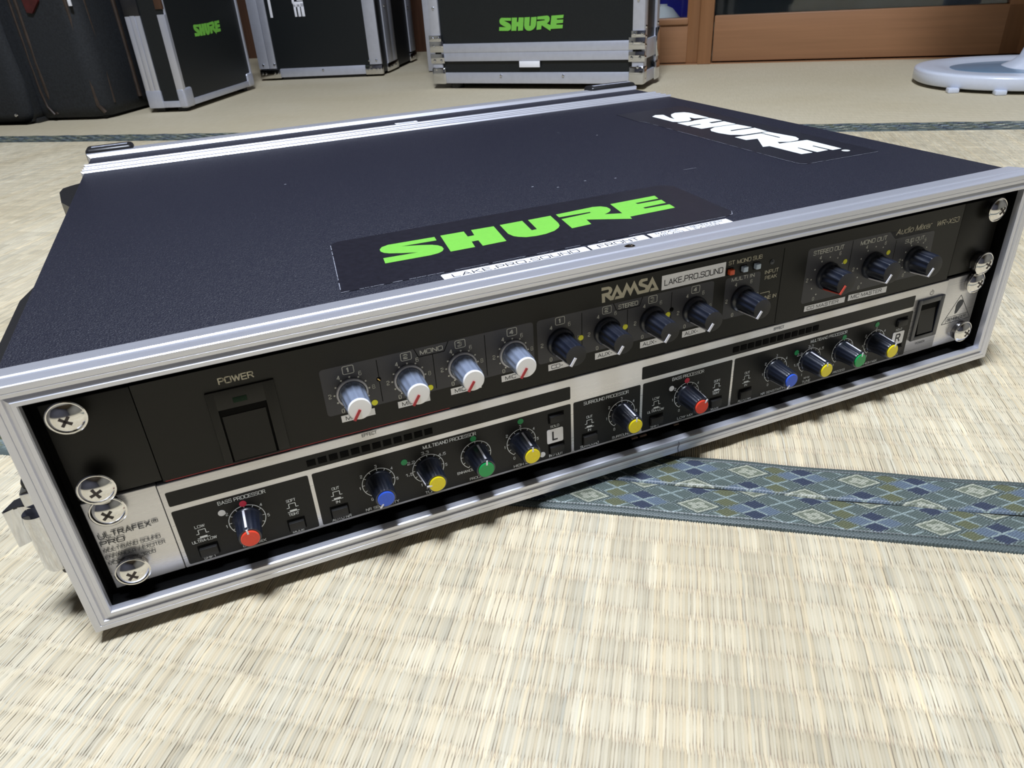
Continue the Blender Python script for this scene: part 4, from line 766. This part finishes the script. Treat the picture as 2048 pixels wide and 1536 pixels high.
for a, b in ((-5, 30), (458, 492)):
    c1b(MB().box(a, b, -5, 22, 10, 46, 'chrome', 5, 3), 'corner_cap')
    c1b(MB().box(a, b, -4, 1, 54, 74, 'chrome', 1.0), 'rail_plate'); c1b(MB().box(a, b, -4.2, 1, 77, 100, 'chrome', 1.0), 'rail_plate')
    c1b(MB().box(a if a < 0 else 463, 26 if a < 0 else b, -4, 1, 96, 112, 'chrome', 1.0), 'rail_plate')
rv = MB()
for x, z in ((168, 28), (315, 28), (12, 166), (476, 166), (5, 60), (22, 60), (5, 90), (22, 90), (5, 106), (20, 106), (465, 62), (482, 62), (465, 90), (484, 90), (470, 106), (486, 106), (8, 42), (478, 44)):
    c1b(MB().revolve([(0, 3.0), (2.4, 2.2), (3.4, 0)], 'chrome', (x, -4.0 if x not in (168, 315, 12, 476) else -1.6, z), '-y', 14), 'rivet')
rv.bm.free()
for y0, y1 in ((3, 20), (92, 112)): c1b(MB().box(482, 490, y0, y1, 12, 420, 'alu_dull', 0.8), 'side_edge')
c1b(MB().box(482, 490, 20, 92, 12, 34, 'alu_dull', 0.8).box(482, 490, 20, 92, 58, 94, 'alu_dull', 0.8), 'side_edge')
for z in (20, 42, 62, 84, 100, 118):
    for y in (8, 102): c1b(MB().revolve([(0, 3.0), (2.4, 2.2), (3.4, 0)], 'chrome', (490, y, z), 'x', 14), 'rivet')
c1b(MB().box(486, 494, 84, 118, 8, 46, 'chrome', 4, 3), 'corner_cap'); c1b(MB().box(488, 493, 90, 116, 54, 110, 'chrome', 1.2), 'rail_plate')
for x in (46, 440):
    for y in (20, 96): c1b(MB().revolve([(0, 0), (13, 0), (15, 3), (15, 13), (0, 13)], 'rubber', (x, y, 0), n=20), 'rubber_foot')
lb = MB().box(214, 262, -3.6, -1, 45, 57.5, 'label', 0.6); c1b(lb, 'maker_badge')
def logo(pts_dict, fx, fz, y): 
    g = MB()
    for k in pts_dict: g.poly([(fx(a), fz(b)) for a, b in pts_dict[k]], lambda u, q: (u, y, q), 'green', depth=Vector((0, -0.4, 0)))
    return g
# tighter lettering for the small marks
def tight(s):
    sh = {'S': 0, 'H': 1.2, 'U': 2.6, 'RE': 4.2}; return {k: [(a - sh[k], b) for a, b in LG[k]] for k in LG}
TG = tight(0)
c1b(logo(TG, lambda a: 168 + (a - 139.5) * 150 / 156.0, lambda b: 117 + (b - 44) * 26 / 26.0, 1.8), 'green_logo_lettering', smooth=0)
# left case (narrow side towards the camera)
c2 = empty('flight_case', (-0.8420, 1.3080, 0), R(4.5)); tag(c2, 'narrow black flight case with scratched aluminium edges at far left, beside the dark bag', 'flight case', 'flight cases along the far wall')
def c2b(mb, n, p=None, **k): return mb.build(n, p or c2, **k)
# local: x from -88 to 0 (side facing camera at y=0), long face on x=0 running back 330
c2b(MB().box(-86, -1.5, 1.5, 328, 12, 360, 'case_board'), 'body')
c2b(MB().box(-88, -77, -1, 10, 32, 190, 'alu', 0.5).box(-76.5, -65.5, -1.6, 10, 32, 198, 'alu', 0.5).box(-65, -54, -1, 10, 32, 206, 'alu', 0.5), 'closing_rails')
c2b(MB().box(-88.5, -53, -2, 10, 190, 228, 'plastic', 1.5), 'worn_corner'); c2b(MB().box(-88, -53, -1, 10, 228, 360, 'alu_dull', 0.6), 'closing_rails')
c2b(MB().box(-89, -53, -2.4, 12, 9, 46, 'alu_dull', 3), 'corner_cap')
c2b(MB().box(-54, -14, -1.4, 8, 10, 23, 'alu_dull', 0.6), 'bottom_edge'); c2b(MB().box(-10, 1.2, 20, 320, 10, 23, 'alu_dull', 0.6), 'bottom_edge')
c2b(MB().box(-15, 1.4, -1.4, 6, 40, 190, 'alu', 0.6), 'corner_edge'); c2b(MB().box(-5, 1.4, 4, 9, 40, 360, 'alu_dull', 0.6), 'corner_edge')
c2b(MB().box(-15, 1.2, -1.2, 5, 200, 360, 'darkwood', 0.6), 'upper_corner_edge')
c2b(MB().box(-17, 2.4, -2.4, 34, 8, 48, 'alu_dull', 5, 3), 'corner_cap'); c2b(MB().box(-10, 2.6, 300, 332, 8, 40, 'alu_dull', 5, 3), 'corner_cap')
c2b(MB().box(-8, 1.6, 322, 330, 36, 360, 'alu_dull', 0.6), 'corner_edge')
for x, y in ((-70, 20), (-20, 20), (-20, 300), (-70, 300)): c2b(MB().box(x - 10, x + 10, y - 10, y + 10, 0, 10, 'rubber', 2), 'rubber_foot')
g = MB()
for k in TG: g.poly([(104 + (a - 139.5) * 122 / 156.0, 140 + (b - 44) * 24 / 26.0) for a, b in TG[k]], lambda u, q: (-1.2, u, q), 'green', depth=Vector((0.5, 0, 0)))
c2b(g, 'green_logo_lettering', smooth=0)
# dark case in the middle distance
c3 = empty('flight_case', (-0.9026, 1.7929, 0), R(4.1)); tag(c3, 'large black flight case with riveted blue-grey aluminium edges and cut-off white marking', 'flight case', 'flight cases along the far wall')
def c3b(mb, n, p=None, **k): return mb.build(n, p or c3, **k)
c3b(MB().box(-28, 316, 2, 160, 8, 470, 'case_board').box(-28, 316, 162, 362, 8, 470, 'case_board'), 'body')
c3b(MB().box(-30, -1, -1.6, 7, 30, 470, 'alu_dull', 0.8).box(0, 20, -1.6, 7, 30, 470, 'alu_dull', 0.8), 'corner_edge'); c3b(MB().box(286, 319, -1.6, 7, 30, 470, 'alu_dull', 0.8), 'corner_edge')
c3b(MB().box(30, 272, -1.6, 7, 7, 29, 'alu_dull', 0.8), 'bottom_edge')
for a, b in ((-30, 30), (272, 320)):
    c3b(MB().box(a, b, -3, 10, 5, 28, 'steel', 2), 'corner_plate')
    for x in (a + 7, a + 17, b - 17, b - 7): c3b(MB().revolve([(0, 3), (2.4, 2.2), (3.2, 0)], 'chrome', (x, -3, 18), '-y', 12), 'rivet')
    for x in (a + 14, b - 14): c3b(MB().revolve([(0, 3), (2.4, 2.2), (3.2, 0)], 'chrome', (x, -2, 40), '-y', 12), 'rivet')
c3b(MB().revolve([(0, 3), (2.6, 2.2), (3.6, 0)], 'chrome', (153, -1.6, 22), '-y', 12), 'rivet')
c3b(MB().box(313, 319.5, 60, 110, 26, 470, 'alu_dull', 0.8).box(313, 319, 112, 150, 26, 470, 'alu_dull', 0.8), 'closing_rail'); c3b(MB().box(313, 319, 300, 356, 30, 470, 'alu_dull', 0.8), 'closing_rail')
c3b(MB().box(312, 320, 52, 156, 5, 26, 'steel', 2), 'corner_plate'); c3b(MB().box(312, 320, 290, 362, 5, 26, 'steel', 2), 'corner_plate')
for y, z in ((80, 165), (66, 14), (90, 14), (130, 14), (310, 150), (320, 16)): c3b(MB().revolve([(0, 3), (2.4, 2.2), (3.2, 0)], 'chrome', (319.5, y, z), 'x', 12), 'rivet')
c3b(MB().box(0, 6, 0, 6, 5, 6, 'rubber').box(30, 270, 6, 30, 0, 7, 'rubber').box(40, 300, 330, 350, 0, 8, 'rubber'), 'base_runner')
mk = MB(); mk.box(30, 37, 1.2, 2.4, 154, 330, 'label', 0.3); c3b(mk, 'white_stripe')
mk = MB()
for a, b, z0, z1 in ((99, 105, 153, 182), (109, 116, 153, 182), (119, 127, 153, 184), (99, 127, 176, 188), (97, 103, 184, 196), (111, 127, 190, 196)): mk.box(a, b, 1.1, 1.9, z0, z1, 'label', 0.2)
c3b(mk, 'white_marking')
# case half hidden behind the centre one
c4 = empty('flight_case', (-0.4700, 1.8650, 0), R(3)); tag(c4, 'flight case hidden behind the green-lettered one, only its blue-grey upright edge showing', 'flight case', 'flight cases along the far wall')
def c4b(mb, n, p=None, **k): return mb.build(n, p or c4, **k)
c4b(MB().box(2, 380, 2, 220, 4, 480, 'case_board'), 'body'); c4b(MB().box(-1, 26, -1.6, 8, 3, 480, 'alu_dull', 0.8), 'corner_edge'); c4b(MB().box(27, 370, -1.6, 8, 3, 26, 'alu_dull', 0.8), 'bottom_edge')
c4b(MB().box(10, 370, 10, 200, 0, 4, 'rubber'), 'base_runner')
# ------------------------------------------------------------------ soft bag at far left
bg = empty('travel_bag', (-1.20, 1.36, 0), R(1.5)); tag(bg, 'dark upright fabric bag with brown leather piping at the left edge', 'bag')
def bgb(mb, n, p=None, **k): return mb.build(n, p or bg, **k)
def loft(x0, x1, y0, y1, H, m):
    mb = MB(); i = mb.mi(m); rings = []
    for z, sh in ((4, 14), (8, 5), (30, 0), (120, -3), (240, 0), (400, 0), (430, 8), (440, 30)):
        o = rrect(x0 + sh, y0 + sh, x1 - sh, y1 - sh, 34, 6); rings.append([mb.bm.verts.new((a, b, z * H / 440)) for a, b in o])
    for A, B in zip(rings, rings[1:]):
        for j in range(len(A)): mb.bm.faces.new([A[j], A[(j + 1) % len(A)], B[(j + 1) % len(A)], B[j]]).material_index = i
    mb.bm.faces.new(rings[0][::-1]); mb.bm.faces.new(rings[-1]); return mb
bgb(loft(-220, 215, -140, 120, 440, 'bag'), 'body', smooth=60)
bgb(loft(-150, 60, -175, -130, 330, 'bag'), 'front_pocket', smooth=60)
def pipe(pts, r=4.0, nm='piping'): bgb(MB().sweep(pts, r, 'bag_trim', 8), nm)
zz = (14, 30, 60, 110, 170, 240, 320, 400)
pipe([(88 + (8 if z < 20 else 0) - 2 * (z < 40), -140 - (0 if z > 30 else -6), z) for z in zz]); pipe([(74 + (16 if z < 20 else 4 if z < 60 else 0), -141, z) for z in zz], 2.6)
pipe([(196 + (10 if z < 20 else 0), -134 + (4 if z < 20 else 0), z) for z in zz], 4.4); pipe([(214, -104, z) for z in zz[1:]], 3.2); pipe([(217, -20, z) for z in zz[1:]], 5); pipe([(214, 10, 40), (217, 30, 30), (217, 60, 40), (217, 70, 120), (217, 72, 300)], 4)
bgb(MB().poly([(126, 209), (138, 207), (160, 228), (160, 300), (118, 300)], lambda a, b: (a - 16, -146, b), 'bag_red', depth=Vector((0, 5, 0))), 'red_leather_tab'); bgb(MB().poly([(-2, 118), (16, 122), (20, 140), (2, 146), (-8, 140)], lambda a, b: (a, -180, b), 'bag_red', depth=Vector((0, 6, 0))), 'red_leather_tab')
bgb(MB().box(208, 214, -143, -139, 216, 250, 'label', 0.5), 'white_tag')
for x in (-190, 26): bgb(MB().revolve([(0, 0), (14, 0), (18, 3), (18, 13), (14, 16), (0, 16)], 'plastic', (x - 8, -150, 18), 'x', 24), 'wheel')
bgb(MB().revolve([(0, 3), (3, 2), (4, 0)], 'chrome', (26, -176, 20), '-y', 12), 'wheel_bolt'); bgb(MB().box(-60, 60, -160, 100, 0, 10, 'rubber', 3).box(150, 196, -120, 100, 0, 8, 'rubber', 3), 'base_runner')
# ------------------------------------------------------------------ floor fan at the right
fn = empty('floor_fan', (0.835, 1.437, 0), 0); tag(fn, 'white electric floor fan, its oval base and stem at upper right', 'fan')
def fb(mb, n, p=None, **k): return mb.build(n, p or fn, **k)
def oval(prof, m, a=196, b=158, n=72, e=2.25):
    mb = MB(); i = mb.mi(m); rings = []
    for off, z in prof:
        rg = []
        for k in range(n):
            t = 2 * PI * k / n; c, s_ = math.cos(t), math.sin(t); rg.append(mb.bm.verts.new(((a + off) * math.copysign(abs(c) ** (2 / e), c), (b + off) * math.copysign(abs(s_) ** (2 / e), s_), z)))
        rings.append(rg)
    for A, B in zip(rings, rings[1:]):
        for j in range(n): mb.bm.faces.new([A[j], A[(j + 1) % n], B[(j + 1) % n], B[j]]).material_index = i
    mb.bm.faces.new(rings[-1]).material_index = i; mb.bm.faces.new(rings[0][::-1]).material_index = i
    return mb
fb(oval([(-8, 5.5), (-2, 6), (0, 8), (0, 24), (-1, 26.5), (-4, 28.3), (-10, 29), (-30, 29.4), (-46, 28.4), (-56, 25.5)], 'fanwhite'), 'base', smooth=50)
ins = oval([(-58, 24.5), (-58, 26.0), (-62, 26.6)], 'fangrey', 196, 142); ins.keep = False; fb(ins, 'base_inlay', smooth=50)
fb(MB().box(-12, 60, -36, 12, 27, 29.5, 'fanwhite', 2), 'speed_panel')
for x, y in ((-160, -108), (-96, -142), (140, -120), (-150, 100), (150, 100)): fb(MB().box(x - 9, x + 9, y - 9, y + 9, 0, 8, 'fanwhite', 2), 'foot')
st = MB(); i = st.mi('fanwhite'); rings = []
for z, hw, hd_ in ((26, 78, 60), (34, 62, 50), (44, 52, 42), (70, 45, 36), (130, 40, 32), (300, 34, 28), (520, 28, 24)):
    rings.append([st.bm.verts.new((a + 28, b, z)) for a, b in rrect(-hw, -hd_, hw, hd_, min(hw, hd_) * 0.8, 6)])
for A, B in zip(rings, rings[1:]):
    for j in range(len(A)): st.bm.faces.new([A[j], A[(j + 1) % len(A)], B[(j + 1) % len(A)], B[j]]).material_index = i
st.bm.faces.new(rings[-1]); fb(st, 'stem', smooth=60)
hc = (28, -30, 690)
HX, HZ = -70, 620  # unseen head set off the stem so its shadow falls on the door
fb(MB().revolve([(0, -90), (46, -80), (58, -40), (58, 20), (40, 60), (0, 64)], 'fanwhite', (HX, 0, HZ), '-y', 32).box(-30, 56, -18, 18, 480, 600, 'fanwhite', 10), 'motor_housing', smooth=50)
gr_ = MB()
for k in range(60):
    a = 2 * PI * k / 60; c, s_ = math.cos(a), math.sin(a)
    gr_.sweep([(HX + 30 * c, -120, HZ + 30 * s_), (HX + 120 * c, -118, HZ + 120 * s_), (HX + 172 * c, -90, HZ + 172 * s_), (HX + 178 * c, -72, HZ + 178 * s_), (HX + 160 * c, -35, HZ + 160 * s_), (HX + 50 * c, -30, HZ + 50 * s_)], 1.2, 'fanwhite', 4)
gr_.sweep([(HX + 180 * math.cos(2 * PI * k / 48), -72, HZ + 180 * math.sin(2 * PI * k / 48)) for k in range(48)], 5, 'fanwhite', 6, closed=True); g_ = fb(gr_, 'grille'); g_['kind'] = 'stuff'
for k in range(5):
    a = 2 * PI * k / 5
    def bl_(u, q, a=a): return (HX + u * math.cos(a) - q * math.sin(a), -80 + q * 0.25, HZ + u * math.sin(a) + q * math.cos(a))
    fb(MB().poly([(24, -22), (70, -62), (130, -82), (156, -50), (162, -10), (150, 40), (110, 66), (60, 50), (24, 18)], bl_, 'fangrey', depth=Vector((0, 2, 0))), 'blade')  # blades made broad to deepen the head's shadow
fb(MB().revolve([(30, -2), (30, 14), (18, 22), (0, 24)], 'fangrey', (HX, -78, HZ), '-y', 24), 'blade_hub')
fb(MB().revolve([(36, 0), (34, 4), (0, 5)], 'fanwhite', (HX, -121, HZ), '-y', 24), 'grille_badge')
